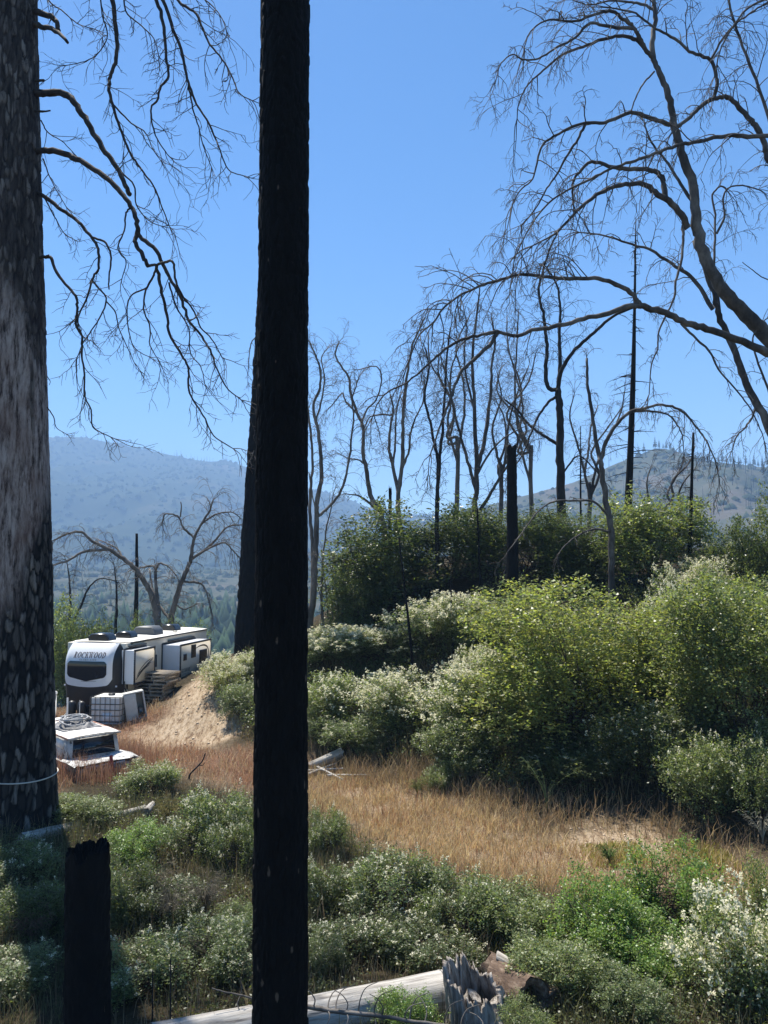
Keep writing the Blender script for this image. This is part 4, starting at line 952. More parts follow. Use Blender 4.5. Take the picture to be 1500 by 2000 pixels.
# behind the trailer
shrub('dark', 150, 120, 1175, 38.0, MG, 'leafy green bush behind the front of the trailer roof', 'oak_bush')
shrub('dark', 205, 90, 1195, 39.0, DG, 'darker bush behind the black roof vents of the trailer', 'oak_bush')
shrub('dark', 275, 70, 1205, 40.0, OG, 'bush behind the grey rooftop air conditioner', 'oak_bush')
shrub('dark', 370, 90, 1200, 41.0, MG, 'bush behind the rear end of the trailer roof', 'oak_bush')
# foreground slope; darker leaf colours on the left put shade into the foliage
shrub('low', 300, 125, 1478, 19.5, MG, 'feathery shrub with white tips just below the derelict boat')
shrub('low', 440, 160, 1515, 16.0, BG_, 'rounded white-tipped shrub left of the foreground trunk')
shrub('low', 390, 120, 1580, 15.2, BG_, 'low grey-green shrub in front of the white-tipped shrub')
shrub('low', 640, 95, 1570, 15.6, BG_, 'small white-flecked shrub just right of the foreground trunk')
shrub('low', 470, 110, 1590, 14.6, DG, 'shrub pressed against the left of the foreground trunk, leaves darkened for shade')
shrub('green', 190, 150, 1545, 16.8, OG, 'low green shrub right of the pine base')
shrub('green', 285, 130, 1600, 15.0, GG, 'leafy shrub beside the long fallen log')
shrub('low', 640, 120, 1680, 13.2, DG, 'dim shrub below the white-flecked shrub right of the trunk')
shrub('low', 770, 190, 1665, 13.0, BG_, 'tall shrub with white blossom tips below the golden grass')
shrub('low', 880, 170, 1715, 12.4, BG_, 'dark shrub between the blossom-tipped shrub and bright green ones')
shrub('green', 1000, 200, 1730, 12.2, MG, 'bushy green shrub in lower centre right of the dark shrub')
shrub('green', 1130, 190, 1735, 11.6, GG, 'bright green shrub in front of the bare dirt patch')
shrub('green', 1290, 190, 1690, 12.6, GG, 'brightest green shrub rising into the golden grass')
shrub('green', 1230, 200, 1800, 11.0, GG, 'wide green shrub left of the big cream blossoms')
shrub('cream', 1420, 250, 1775, 10.4, MG, 'shrub covered in large cream blossom heads at lower right', blo=(0.78, 0.74, 0.55))
shrub('green', 1490, 120, 1720, 12.0, MG, 'green shrub at the right edge above the cream blossoms')
shrub('green', 1080, 200, 1850, 10.6, MG, 'dark green shrub just right of the hollow log')
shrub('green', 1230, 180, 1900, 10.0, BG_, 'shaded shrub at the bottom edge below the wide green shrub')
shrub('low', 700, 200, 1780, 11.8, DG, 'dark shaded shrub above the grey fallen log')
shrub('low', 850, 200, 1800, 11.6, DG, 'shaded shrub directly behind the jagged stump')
shrub('green', 640, 110, 1830, 11.2, DG, 'dark shrub at the right foot of the foreground trunk')
shrub('low', 50, 170, 1655, 13.4, BG_, 'white-flowered shrub at left edge below the pine')
shrub('green', 100, 150, 1740, 12.0, DG, 'green shrub left of the burnt stump, leaves darkened for shade')
shrub('low', 40, 190, 1850, 10.6, BG_, 'grey-green shrub in the lower left corner')
shrub('green', 260, 130, 1700, 12.6, DG, 'dim blue-green shrub right of the burnt stump')
shrub('low', 290, 200, 1850, 10.5, MG, 'low shrub at the bottom right of the burnt stump')
shrub('low', 430, 180, 1810, 11.2, BG_, 'low green shrub left of the foreground trunk near the bottom')
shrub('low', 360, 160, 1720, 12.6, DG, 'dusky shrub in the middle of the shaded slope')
shrub('green', 470, 110, 1770, 12.0, MG, 'small bright leafy shrub close to the left of the foreground trunk')
shrub('green', 800, 130, 1940, 9.6, GG, 'small leafy plant in front of the grey fallen log')
shrub('green', 1010, 110, 1960, 9.4, MG, 'small leafy plant at the foot of the jagged stump')

# ------------------------------------------------------------------ grass
def blades(name, poly, n, h0, h1, wid, col, label, seed, lean=0.95, clump=0.75, avoid=True, extra=None):
    rs = np.random.RandomState(seed); po = np.array(poly); lo, hi = po.min(0), po.max(0)
    x = rs.uniform(lo[0], hi[0], n * 3); y = rs.uniform(lo[1], hi[1], n * 3)
    k = soft(x, y, poly, 0.4, seed) > rs.rand(n * 3)
    if clump: k &= (fbm(x * 1.6, y * 1.6, 0, seed, 3) + 0.25) > rs.rand(n * 3) * clump
    for bp, keep in ((POLY_BARE, .12), (POLY_BANK, .03), (POLY_BARE2, .3)):
        if avoid: k &= (soft(x, y, bp, 0.3, 5) < rs.rand(n * 3)) | (rs.rand(n * 3) < keep)
    x, y = x[k][:n], y[k][:n]; z = hgt(x, y) - 0.02; m = len(x)
    h = h0 + (h1 - h0) * rs.rand(m) ** 1.4; h *= 0.7 + 1.0 * (fbm(x * .8, y * .8, 3, seed, 3) + .25)
    a = rs.rand(m) * 6.28; ln = lean * rs.rand(m); b = rs.rand(m) * 6.28
    sx, sy = np.cos(b) * wid / 2, np.sin(b) * wid / 2; tx, ty = np.cos(a) * h * ln, np.sin(a) * h * ln
    B = np.stack([x, y, z], -1); S_ = np.stack([sx, sy, 0 * sx], -1)
    mid = B + np.stack([tx * .35, ty * .35, h * .6], -1); top = B + np.stack([tx, ty, h], -1)
    V = np.stack([B - S_, B + S_, mid + S_ * .9, mid - S_ * .9, top], 1).reshape(-1, 3); o = (np.arange(m) * 5)[:, None]
    me = mesh_np(name, V, np.array([0, 1, 2, 3]) + o, np.array([3, 2, 4]) + o); ob = link(name, me, M['grass']); ob.color = (*col, 1)
    tag(ob, label, 'grass', kind='stuff'); return ob
blades('golden_grass', POLY_GOLD, 52000, 0.06, 0.30, 0.011, (0.56, 0.43, 0.24), 'golden dry grass covering the sunny clearing', 1)
blades('red_patches', POLY_GOLD, 14000, 0.08, 0.34, 0.011, (0.40, 0.235, 0.13), 'reddish brown grass patches in the sunny clearing', 12, 0.5, 1.1)
blades('red_grass', POLY_RED, 52000, 0.06, 0.32, 0.012, (0.40, 0.24, 0.145), 'reddish brown dry grass between trailer, boat and bank', 2)
blades('straw_grass', GP([(95, 1400), (160, 1385), (330, 1372), (345, 1395), (240, 1430), (420, 1480), (600, 1480), (600, 1580), (300, 1520), (100, 1530)]), 14000, 0.1, 0.42, 0.012, (0.52, 0.40, 0.26), 'pale straw grass mixed through the reddish grass', 3)
blades('boat_grass', GP([(105, 1492), (180, 1490), (250, 1478), (285, 1490), (270, 1515), (180, 1530), (100, 1535)]), 5000, 0.25, 0.75, 0.011, (0.36, 0.21, 0.14), 'tall reddish grass in front of the derelict boat', 15, .35, 0)
blades('edge_grass', GP([(600, 1480), (820, 1500), (1000, 1560), (1250, 1600), (1500, 1660), (1500, 1720), (1250, 1650), (1000, 1620), (840, 1560), (600, 1520)]), 22000, 0.15, 0.6, 0.012, (0.32, 0.23, 0.13), 'dry grass along the foot of the bushes, coloured darker for their shade', 4)  # darker blade colour stands in for the shadow the bushes cast here
blades('yellow_weeds', GP([(1150, 1665), (1200, 1650), (1260, 1670), (1250, 1700), (1160, 1700)]), 3500, 0.02, 0.13, 0.016, (0.40, 0.36, 0.10), 'yellow-green weed patch on the bare dirt', 5, 0.9, 0, False)
blades('yellow_weeds', GP([(1310, 1650), (1380, 1650), (1440, 1690), (1400, 1712), (1320, 1690)]), 3500, 0.02, 0.15, 0.016, (0.38, 0.35, 0.10), 'yellow-green weeds under the right-edge bush', 6, 0.9, 0)
SLOPE = GP([(-150, 1620), (60, 1600), (300, 1540), (600, 1590), (690, 1650), (850, 1710), (1100, 1760), (1500, 1790), (1700, 2080), (-250, 2080)])
blades('slope_grass', SLOPE, 40000, 0.12, 0.45, 0.008, (0.11, 0.115, 0.055), 'mixed green and tan grass between the foreground shrubs', 7)
blades('slope_straw', SLOPE, 9000, 0.2, 0.6, 0.006, (0.30, 0.24, 0.15), 'dry straw stalks between the foreground shrubs', 8, 0.6)
blades('bank_grass', GP([(400, 1310), (480, 1290), (600, 1260), (900, 1260), (1300, 1260), (1500, 1500), (1000, 1560), (600, 1480), (470, 1440)]), 30000, 0.2, 0.7, 0.014, (0.20, 0.16, 0.08), 'dry grass under the shrubs on the bank', 9)
def undergrowth(name, poly, nclump, per, L, W, h, sig, col, label, seed):
    rs = np.random.RandomState(seed); po = np.array(poly); lo, hi = po.min(0), po.max(0)
    x = rs.uniform(lo[0], hi[0], nclump * 5); y = rs.uniform(lo[1], hi[1], nclump * 5)
    k = inpoly(x, y, poly) & (fbm(x * .9, y * .9, 0, seed, 3) > rs.rand(len(x)) * .3 - .16); x, y = x[k][:nclump], y[k][:nclump]; m = len(x)
    hh = h * np.clip(.55 + 1.6 * fbm(x * .7, y * .7, 5, seed, 3), .1, 1.3) * (0.25 + .75 * rs.rand(m))
    p = np.stack([x, y, hgt(x, y) + hh], -1); c = p[:, None] + rs.randn(m, per, 3) * np.array([sig, sig, sig * .7]); d = rs.randn(m, per, 3); d[..., 2] = np.abs(d[..., 2]) * .5
    V, Q = leaf_quads(c.reshape(-1, 3), d.reshape(-1, 3), L, W, rs); o = link(name, mesh_np(name, V, Q), M['leaf']); o.color = (*col, 1); tag(o, label, 'undergrowth', kind='stuff')
undergrowth('undergrowth', SLOPE, 3000, 16, 0.05, 0.026, 0.24, 0.10, (0.105, 0.115, 0.045), 'low leafy ground cover between the foreground shrubs', 61)
undergrowth('bank_undergrowth', GP([(470, 1300), (600, 1250), (900, 1190), (1200, 1150), (1500, 1150), (1520, 1560), (1300, 1590), (1000, 1550), (820, 1510), (600, 1460), (480, 1440)]), 6500, 15, 0.085, 0.045, 0.9, 0.16, (0.105, 0.130, 0.058), 'leafy undergrowth between the bushes on the bank', 62)
def tuft(px, py, n, h, col, label, seed, wid=0.02, name='grass_tuft'):
    rs = np.random.RandomState(seed); g = G(px, py); t = thing(name, label, 'grass tuft', tuple(g)); mb = MB()
    for k in range(n):
        a = rs.rand() * 6.28; l = h * rs.uniform(.6, 1.1); s = rs.uniform(.15, .55)
        q = np.linspace(0, 1, 7); pts = np.stack([np.cos(a) * s * l * q ** 2, np.sin(a) * s * l * q ** 2, l * (q - .3 * s * q ** 3)], -1)
        mb.tube(pts, np.linspace(wid / 2, wid / 5, 7), 3, False)
        for e in range(5): mb.tube([pts[-1 - e // 2], pts[-1 - e // 2] + rs.randn(3) * .03 + np.array([np.cos(a), np.sin(a), -.3]) * .08], [wid / 3, .002], 3, False)
    o = mb.build('blades', M['grass'], t); o.color = (*col, 1); return t
tuft(1068, 1588, 9, 1.25, (0.22, 0.26, 0.10), 'tall arching green grass stalks at the shadow edge of the clearing', 1)
tuft(815, 1555, 60, 0.45, (0.24, 0.25, 0.08), 'yellow-green grass tuft by the tiny flowered shrub', 2, .012)
tuft(1190, 1690, 40, 0.42, (0.13, 0.20, 0.05), 'fresh green sprout in the yellow weed patch', 3, .014)
tuft(330, 1620, 70, 0.7, (0.33, 0.28, 0.10), 'yellowing grass tuft above the burnt stump', 4, .010)
tuft(1490, 1650, 26, 0.7, (0.5, 0.46, 0.34), 'pale arching grass heads at the right edge', 5, .010)
for k, (px, py) in enumerate([(335, 1820), (400, 1800), (300, 1780)]):
    tuft(px, py, 90, 0.75, (0.20, 0.17, 0.12), ['dead grey grass clump in shade right of the burnt stump', 'dead drooping grass clump nearer the foreground trunk', 'thin dead grass clump beside the burnt stump'][k], 20 + k, .008)
tuft(60, 1850, 120, 0.6, (0.22, 0.16, 0.12), 'matted dead brown grass at the left edge', 30, .008)

def clods(name, poly, n, r0, r1, mat, label, seed):
    rs = np.random.RandomState(seed); po = np.array(poly); lo, hi = po.min(0), po.max(0); x = rs.uniform(lo[0], hi[0], n * 3); y = rs.uniform(lo[1], hi[1], n * 3)
    k = inpoly(x, y, poly); x, y = x[k][:n], y[k][:n]; bm = bmesh.new(); bmesh.ops.create_icosphere(bm, subdivisions=1, radius=1); bm.verts.index_update()
    v0 = np.array([v.co[:] for v in bm.verts]); t0 = np.array([[q.index for q in f.verts] for f in bm.faces]); bm.free(); m = len(x)
    r = r0 + (r1 - r0) * rs.rand(m) ** 3; V = v0[None] * (r[:, None, None] * (0.7 + .6 * rs.rand(m, len(v0), 1))) * np.array([1, 1, .7]); V += np.stack([x, y, hgt(x, y) + r * .2], -1)[:, None]
    o = link(name, mesh_np(name, V.reshape(-1, 3), None, (t0[None] + (np.arange(m) * len(v0))[:, None, None]).reshape(-1, 3)), mat); tag(o, label, 'stones', kind='stuff')
M['clod'] = plain('earth_clod', (0.50, 0.39, 0.27), 0.95, 0.4, 3)
clods('earth_clods', POLY_BANK, 130, 0.012, 0.06, M['clod'], 'clods and stones scattered over the bare earth bank', 3)
clods('dirt_stones', POLY_BARE, 90, 0.01, 0.035, M['clod'], 'small stones on the bare dirt patch in the clearing', 4)

# ------------------------------------------------------------------ travel trailer
M['white'] = plain('gelcoat_white', (0.74, 0.74, 0.74), 0.28, 0.04, 2)
M['cream'] = plain('siding_cream', (0.80, 0.72, 0.58), 0.4, 0.04, 2)
M['roofm'] = plain('roof_membrane', (0.68, 0.65, 0.58), 0.7, 0.08, 1.5, dirt=(0.50, 0.46, 0.39))
M['black'] = plain('black_trim', (0.018, 0.018, 0.020), 0.45, 0.2, 6)
M['glossblack'] = plain('black_plastic', (0.015, 0.016, 0.018), 0.22, 0.2, 6)
M['greyp'] = plain('grey_plastic', (0.085, 0.09, 0.095), 0.5, 0.1, 6)
M['glass'] = plain('dark_glass', (0.008, 0.012, 0.02), 0.08, 0.2, 3)
M['steel'] = plain('steel', (0.35, 0.35, 0.35), 0.45, 0.15, 8, 0.8)
M['rubber'] = plain('rubber', (0.02, 0.02, 0.02), 0.8, 0.2, 8)
M['brownletter'] = plain('brown_lettering', (0.06, 0.03, 0.025), 0.5, 0.2, 8)
M['greyletter'] = plain('grey_lettering', (0.22, 0.21, 0.20), 0.5, 0.2, 8)
TR = thing('travel_trailer', 'white travel trailer with black trim and open slide-outs parked by the bank', 'trailer', (-11.16, 29.16, 0.0), -rad(12.1))
RZ, WB, LEN = 2.97, 1.25, 7.7
def plan(u):      # set-back of the front cap at half width u
    a = np.abs(np.asarray(u, float)) / WB; return 0.10 * a ** 2 + 0.55 * np.clip((a - 0.62) / 0.38, 0, 1) ** 2.2
def prof(z):      # set-back of the front cap at height z
    z = np.asarray(z, float); return 0.07 * np.clip(1.75 - z, 0, 2) ** 1.5 * 2.2 + 0.50 * np.clip((z - 2.05) / (RZ - 2.05), 0, 1) ** 2.6
def cap(u, z, off=0.0): return np.stack([u * np.ones_like(z), plan(u) + prof(z) - off + 0 * u, z * np.ones_like(u)], -1)
def patch(u0, u1, zt, zb, off, nu=28, nz=16):
    us = np.linspace(u0, u1, nu); pts = []
    for k in np.linspace(0, 1, nz): z = zb(us) + (zt(us) - zb(us)) * k; pts.append(cap(us, z, off))
    return MB().grid(np.array(pts))
C_ = lambda v: (lambda u: np.full_like(u, v))
patch(-WB, WB, C_(RZ), C_(0.45), 0.0, 40, 30).build('front_cap', M['black'], TR)
zt = lambda u: RZ - 0.005 + 0 * u
zb = lambda u: 1.36 + 0.10 * (np.abs(u) / 0.95) ** 2 + 0.22 * np.clip((np.abs(u) - .8) / .2, 0, 1) ** 2
fp = patch(-0.99, 0.99, zt, zb, 0.02, 40, 28).build('front_panel', M['white'], TR)
wt = lambda u: 2.32 - 0.10 * np.clip((np.abs(u) - .70) / .12, 0, 1) ** 2; wb_ = lambda u: 1.58 + 0.16 * (np.abs(u) / .8) + 0.10 * np.clip((np.abs(u) - .70) / .12, 0, 1) ** 2
patch(-0.82, 0.82, wt, wb_, 0.035, 30, 10).build('front_window', M['glass'], TR)
patch(-0.22, 0.42, lambda u: 1.60 - .02 * np.cos(u * 4), lambda u: 1.585 - .02 * np.cos(u * 4), 0.026, 14, 3).build('crease_line', M['greyletter'], TR)

def glyph(ch):
    """serif capitals as 2-D quads, height 1"""
    q = []
    R = lambda x0, y0, x1, y1: q.append([(x0, y0), (x1, y0), (x1, y1), (x0, y1)])
    def D(xa, ya, xb, yb, w): q.append([(xa - w / 2, ya), (xa + w / 2, ya), (xb + w / 2, yb), (xb - w / 2, yb)])
    def A(cx, cy, rx, ry, a0, a1, tk=.2, tn=.08, n=12):
        for i in range(n):
            p = []
            for a, inn in ((a0 + (a1 - a0) * i / n, 0), (a0 + (a1 - a0) * (i + 1) / n, 0), (a0 + (a1 - a0) * (i + 1) / n, 1), (a0 + (a1 - a0) * i / n, 1)):
                c, s = math.cos(rad(a)), math.sin(rad(a)); p.append((cx + (rx - inn * tk) * c, cy + (ry - inn * tn) * s))
            q.append(p)
    S = lambda x, y: R(x - .17, y - .035, x + .17, y + .035)
    w = .8
    if ch == 'R': R(.12, 0, .3, 1); S(.21, .035); S(.21, .965); A(.3, .74, .38, .26, -90, 90); D(.68, .0, .38, .5, .2); S(.7, .035); w = .9
    elif ch == 'O': A(.5, .5, .45, .5, 0, 360, n=24); w = 1.0
    elif ch == 'C': A(.5, .5, .45, .5, 45, 315, n=20); R(.78, .62, .86, .98); w = .95
    elif ch == 'K': R(.12, 0, .3, 1); S(.21, .035); S(.21, .965); D(.28, .38, .72, 1, .09); D(.74, 0, .42, .6, .2); S(.72, .965); S(.76, .035); w = .95
    elif ch == 'W': D(.1, 1, .34, 0, .18); D(.34, 0, .56, 1, .07); D(.5, 1, .76, 0, .18); D(.76, 0, 1.0, 1, .07); S(.1, .965); S(.53, .965); S(1.0, .965); w = 1.2
    elif ch == 'D': R(.12, 0, .3, 1); S(.2, .035); S(.2, .965); A(.3, .5, .5, .5, -90, 90, n=16); w = .95
    elif ch == 'U': R(.1, .3, .28, 1); R(.62, .3, .7, 1); A(.4, .32, .3, .32, 180, 360); S(.19, .965); S(.66, .965); w = .9
    elif ch == 'L': R(.12, 0, .3, 1); S(.21, .965); R(.05, 0, .65, .08); R(.58, 0, .65, .28); w = .78
    elif ch == 'T': R(.32, 0, .5, 1); R(.04, .92, .78, 1); R(.04, .72, .1, 1); R(.72, .72, .78, 1); S(.41, .035); w = .88
    elif ch == 'A': D(.08, 0, .42, 1, .07); D(.76, 0, .42, 1, .2); R(.22, .3, .62, .38); S(.08, .035); S(.78, .035); w = .95
    elif ch == 'I': R(.12, 0, .3, 1); S(.21, .035); S(.21, .965); w = .5
    elif ch == 'E': R(.12, 0, .3, 1); R(.05, .92, .66, 1); R(.05, 0, .68, .08); R(.25, .46, .52, .54); R(.6, .74, .66, 1); R(.62, 0, .68, .26); w = .82
    elif ch == ' ': w = .5
    return q, w
def lettering(text, x0, x1, z0, h, fn, mat, name='lettering', slant=0.12, parent=None):
    qs = []; x = 0
    for ch in text:
        g, w = glyph(ch)
        for p in g: qs.append([(a + x + slant * b, b) for a, b in p])
        x += w + .06
    k = (x1 - x0) / x; mb = MB()
    for p in qs:
        pts = [fn(x0 + a * k, z0 + b * h) for a, b in p]; mb.add(pts, [(0, 1, 2, 3)])
    return mb.build(name, mat, parent or TR, False)
capf = lambda x, z: cap(np.array(x), np.array(z), 0.030)
lettering('ROCKWOOD', -0.60, 0.74, 2.44, 0.21, capf, M['brownletter'], parent=fp)
lettering('ULTRA LITE', -0.32, 0.40, 2.345, 0.062, capf, M['greyletter'], parent=fp)
# body
def prism(poly, y0, y1):
    mb = MB(); n = len(poly); a = np.array([(x, y0, z) for x, z in poly]); b = np.array([(x, y1, z) for x, z in poly])
    return mb
ys0 = 0.62
mb = MB(); mb.box((0, (ys0 + LEN) / 2, (0.62 + RZ - .02) / 2), (2 * WB - .02, LEN - ys0, RZ - .02 - 0.62), bevel=0.03); mb.build('body', M['cream'], TR, False)
us = np.linspace(-WB, WB, 15); yy = np.r_[np.linspace(0.50, 1.0, 5), LEN + .02]
pts = np.array([[(u, max(y, plan(u) + 0.47), RZ + 0.05 * (1 - (u / WB) ** 2) - 0.10 * max(0, (0.8 - y)) ** 2) for u in us] for y in yy]); 
rf = MB().grid(pts).build('roof', M['roofm'], TR)
for sx in (-1, 1): MB().box((sx * (WB + .008), (0.95 + LEN) / 2, RZ - .035), (0.04, LEN - 0.95, 0.05)).build('roof_trim', M['black'], TR, False)
MB().box((0, LEN + .012, RZ - .03), (2 * WB, .03, .06)).build('roof_trim', M['black'], TR, False)
MB().box((0, LEN * .54, 0.56), (2.3, LEN * .9, 0.16)).build('underbelly', M['black'], TR, False)
# corner trim curving round the front
for sx in (-1, 1):
    zz = np.linspace(0.5, RZ - .03, 16); o0 = [(sx * (WB + .004), plan(WB) + prof(z) + 0.02, z) for z in zz]; o1 = [(sx * (WB + .004), plan(WB) + prof(z) + 0.16 - 0.14 * abs((z - 1.7) / 1.3), z) for z in zz]
    MB().grid(np.array([o0, o1])).build('corner_trim', M['black'], TR)
for k in range(3): MB().box((WB + .012, 1.02 + .03 * k, RZ - .16 - .09 * k), (.008, .26 - .05 * k, .03)).build('stripe', M['black'], TR, False)
def round_box(c, size, bev): return MB().box(c, size, bevel=bev)
def vent(name, c, size, mat, sl=0.35):
    x, y, z = c; w, l, h = size
    prof_ = [(-l / 2, 0), (-l / 2, h * .62), (-l / 2 + l * .10, h * .92), (-l / 2 + l * .25, h), (l / 2 - l * sl * .5, h), (l / 2 - l * .03, h * .55), (l / 2, 0)]
    mb = MB(); rows = []
    for u, s in ((-1, .86), (-.9, .97), (-.7, 1), (.7, 1), (.9, .97), (1, .86)): rows.append([(x + u * w / 2, y + a * (1 if abs(u) < .95 else .97), z + b * s) for a, b in prof_])
    mb.grid(np.array(rows)); n = len(prof_)
    for r in (0, 5): cen = np.mean(rows[r], axis=0); mb.add([cen] + rows[r], t=[(0, i + 1, i + 2) for i in range(n - 1)] + [(0, n, 1)])
    return mb.build(name, mat, rf, False)
def vent_x(name, c, size, mat):
    """hooded cover lying across the roof"""
    o = vent(name, (0, 0, 0), (size[1], size[0], size[2]), mat); o.rotation_euler = (0, 0, -math.pi / 2); o.location = c; return o
vent_x('roof_vent', (-.02, 1.05, RZ + .02), (0.86, .62, .30), M['glossblack'])
vent_x('roof_vent', (.25, 2.35, RZ + .03), (0.66, .6, .26), M['glossblack'])
vent_x('air_conditioner', (.30, 4.0, RZ + .03), (1.0, .75, .36), M['greyp'])
vent_x('roof_vent', (.25, 6.1, RZ + .03), (0.68, .6, .28), M['glossblack'])
for y, r in ((3.0, .34), (4.6, .3)):
    a = np.linspace(0, 6.283, 20)
    MB().add(np.vstack([[(.75, y, RZ + .10)], np.stack([.75 + r * np.cos(a), y + r * np.sin(a), 0 * a + RZ + .025], -1)]), t=[(0, i + 1, i + 2) for i in range(19)]).build('skylight', M['roofm'], rf)
round_box((.9, 5.2, RZ + .05), (.14, .14, .09), .02).build('plumbing_vent', M['cream'], rf, False)
# slide-outs
def slide(y0, y1, z0, z1, out, swoosh, awn):
    x0, x1 = WB, WB + out
    s = MB().box(((x0 - .1 + x1) / 2, (y0 + y1) / 2, (z0 + z1) / 2), (x1 - x0 + .1, y1 - y0, z1 - z0), bevel=.008).build('slide_out', M['white'], TR, False)
    MB().box((x1 + .006, (y0 + y1) / 2, (z0 + z1) / 2), (.012, y1 - y0 - .05, z1 - z0 - .05)).build('face_panel', M['cream'], s, False)
    fw = .055; e = x1 + .004
    for c, sz in (((e, y0 + fw / 2, (z0 + z1) / 2), (.05, fw, z1 - z0 + .04)), ((e, y1 - fw / 2, (z0 + z1) / 2), (.05, fw, z1 - z0 + .04)),
                  ((e + .002, (y0 + y1) / 2, z1 - fw / 2 + .02), (.05, y1 - y0, fw * 1.4)), ((e + .002, (y0 + y1) / 2, z0 + fw / 2 - .02), (.05, y1 - y0, fw * 1.3))):
        MB().box(c, sz).build('frame_trim', M['black'], s, False)
    for c, sz in (((x0 + .01, y0 - .03, (z0 + z1) / 2), (.03, .06, z1 - z0 + .12)), ((x0 + .01, y1 + .03, (z0 + z1) / 2), (.03, .06, z1 - z0 + .12)), ((x0 + .012, (y0 + y1) / 2, z1 + .04), (.03, y1 - y0, .06))):
        MB().box(c, sz).build('seal', M['black'], s, False)
    MB().box((x0 + .06, (y0 + y1) / 2 + .1, z1 + .12), (.08, (y1 - y0) * .8, .05)).build('awning_bar', M['black'], s, False)
    return s, x1 + .016
def arc_strip(parent, xf, pts, w0, w1, mat, name='swoosh'):
    C = catmull([(0, a, b) for a, b in pts], 5); n = len(C); wv = np.sin(np.linspace(0.12, math.pi - .1, n)) * w0 + w1; rows = []
    T = np.gradient(C[:, 1:], axis=0); T /= np.linalg.norm(T, axis=1)[:, None]; nr = np.stack([-T[:, 1], T[:, 0]], -1)
    a = np.c_[np.full(n, xf), C[:, 1:] + nr * wv[:, None] / 2]; b = np.c_[np.full(n, xf), C[:, 1:] - nr * wv[:, None] / 2]
    return MB().grid(np.array([a, b])).build(name, mat, parent)
s1, xf = slide(0.5, 2.05, 1.44, 2.70, 0.42, 1, 1)
for k, (pts, ww) in enumerate([([(.62, 1.58), (1.0, 1.83), (1.5, 2.10), (1.95, 2.28)], .05), ([(.70, 1.72), (.95, 1.95), (1.4, 2.18), (1.9, 2.30)], .025), ([(.75, 1.78), (1.1, 1.93), (1.45, 2.06), (1.75, 2.13)], .05), ([(.7, 1.70), (1.0, 1.85), (1.35, 1.98), (1.62, 2.05)], .03)]):
    arc_strip(s1, xf + .002 * k, pts, ww, .01, M['black'])
s2, xf = slide(3.45, 6.4, 0.95, 2.62, 0.80, 2, 1)
arc_strip(s2, xf, [(4.75, 2.33), (5.2, 2.42), (5.7, 2.42), (6.05, 2.28), (6.15, 2.0), (6.0, 1.75)], .06, .012, M['black'])
for nm, y0, y1, z0, z1, mt in (('window', 5.25, 5.95, 1.72, 2.22, 'glass'), ('vent_grille', 4.45, 4.85, 2.02, 2.52, 'glossblack'), ('window', 3.75, 4.0, 1.98, 2.2, 'glass'), ('vent_grille', 4.4, 4.8, .98, 1.3, 'glossblack')):
    w_ = MB().box((xf + .006, (y0 + y1) / 2, (z0 + z1) / 2), (.02, y1 - y0, z1 - z0), bevel=.006).build(nm, M[mt], s2, False)
    MB().box((xf + .001, (y0 + y1) / 2, (z0 + z1) / 2), (.016, y1 - y0 + .05, z1 - z0 + .05)).build('window_frame' if nm == 'window' else 'vent_frame', M['black'], s2, False)
lettering('ROCKWOOD', 3.62, 4.35, 1.48, .15, lambda a, z: np.array((xf + .002, a, z)), M['brownletter'], parent=s2)
lettering('ULTRA LITE', 3.72, 4.25, 1.38, .05, lambda a, z: np.array((xf + .002, a, z)), M['greyletter'], parent=s2)
MB().box((WB + .004, 2.86, 2.03), (.03, .26, .50), bevel=.012).build('window', M['glass'], TR, False)
MB().box((WB + .004, 2.76, 1.52), (.03, .24, .10), bevel=.008).build('hatch', M['black'], TR, False)
MB().box((WB + .004, .80, 0.95), (.02, .20, .5)).build('service_panel', M['cream'], TR, False)
for y, z in ((.86, .98), (1.02, 1.08), (1.05, .90)):
    a = np.linspace(0, 6.283, 17); MB().add(np.vstack([[(WB + .02, y, z)], np.stack([0 * a + WB + .016, y + .07 * np.cos(a), z + .07 * np.sin(a)], -1)]), t=[(0, i + 1, i + 2) for i in range(16)]).build('utility_port', M['black'], TR)
C = catmull([(WB + .06, .46, 1.55), (WB + .10, .42, 1.3), (WB + .12, .62, 1.05), (WB + .10, .72, .8), (WB + .08, .74, .62)], 5); MB().tube(C, .022, 6).build('power_cord', M['black'], TR)
for u in (-1.02, 1.07): p = cap(np.array(u), np.array(1.38), .02); MB().box(p, (.09, .03, .06), bevel=.01).build('marker_light', M['white'], TR, False)
# wheels, tongue, jack
for y in (4.3, 5.2):
    for sx in (-1, 1):
        a = np.linspace(0, 2 * math.pi, 25); w_ = MB().tube([(sx * 1.0, y, .34), (sx * 1.02, y, .34), (sx * 1.18, y, .34), (sx * 1.20, y, .34)], [.28, .34, .34, .28], 20).build('wheel', M['rubber'], TR)
        MB().tube([(sx * 1.19, y, .34), (sx * 1.215, y, .34)], [.19, .17], 14).build('rim', M['steel'], w_)
for sx in (-1, 1): MB().tube([(sx * .95, 1.2, .5), (sx * .5, -.35, .48), (sx * .06, -1.25, .46)], .05, 4).build('tongue', M['black'], TR, False)
MB().box((0, -1.38, .47), (.10, .3, .10), bevel=.02).build('coupler', M['steel'], TR, False)
MB().tube([(0, -1.1, .0), (0, -1.1, 1.15)], .035, 8).build('jack', M['steel'], TR); MB().tube([(-.15, -1.1, .02), (.15, -1.1, .02)], .05, 6).build('jack_foot', M['steel'], TR)
for x in (-.2, .2): MB().tube([(x, -.55, .48), (x, -.55, .52), (x, -.55, .78), (x, -.55, .9), (x, -.55, .95)], [.14, .155, .155, .12, .05], 14).build('gas_bottle', M['black'], TR)
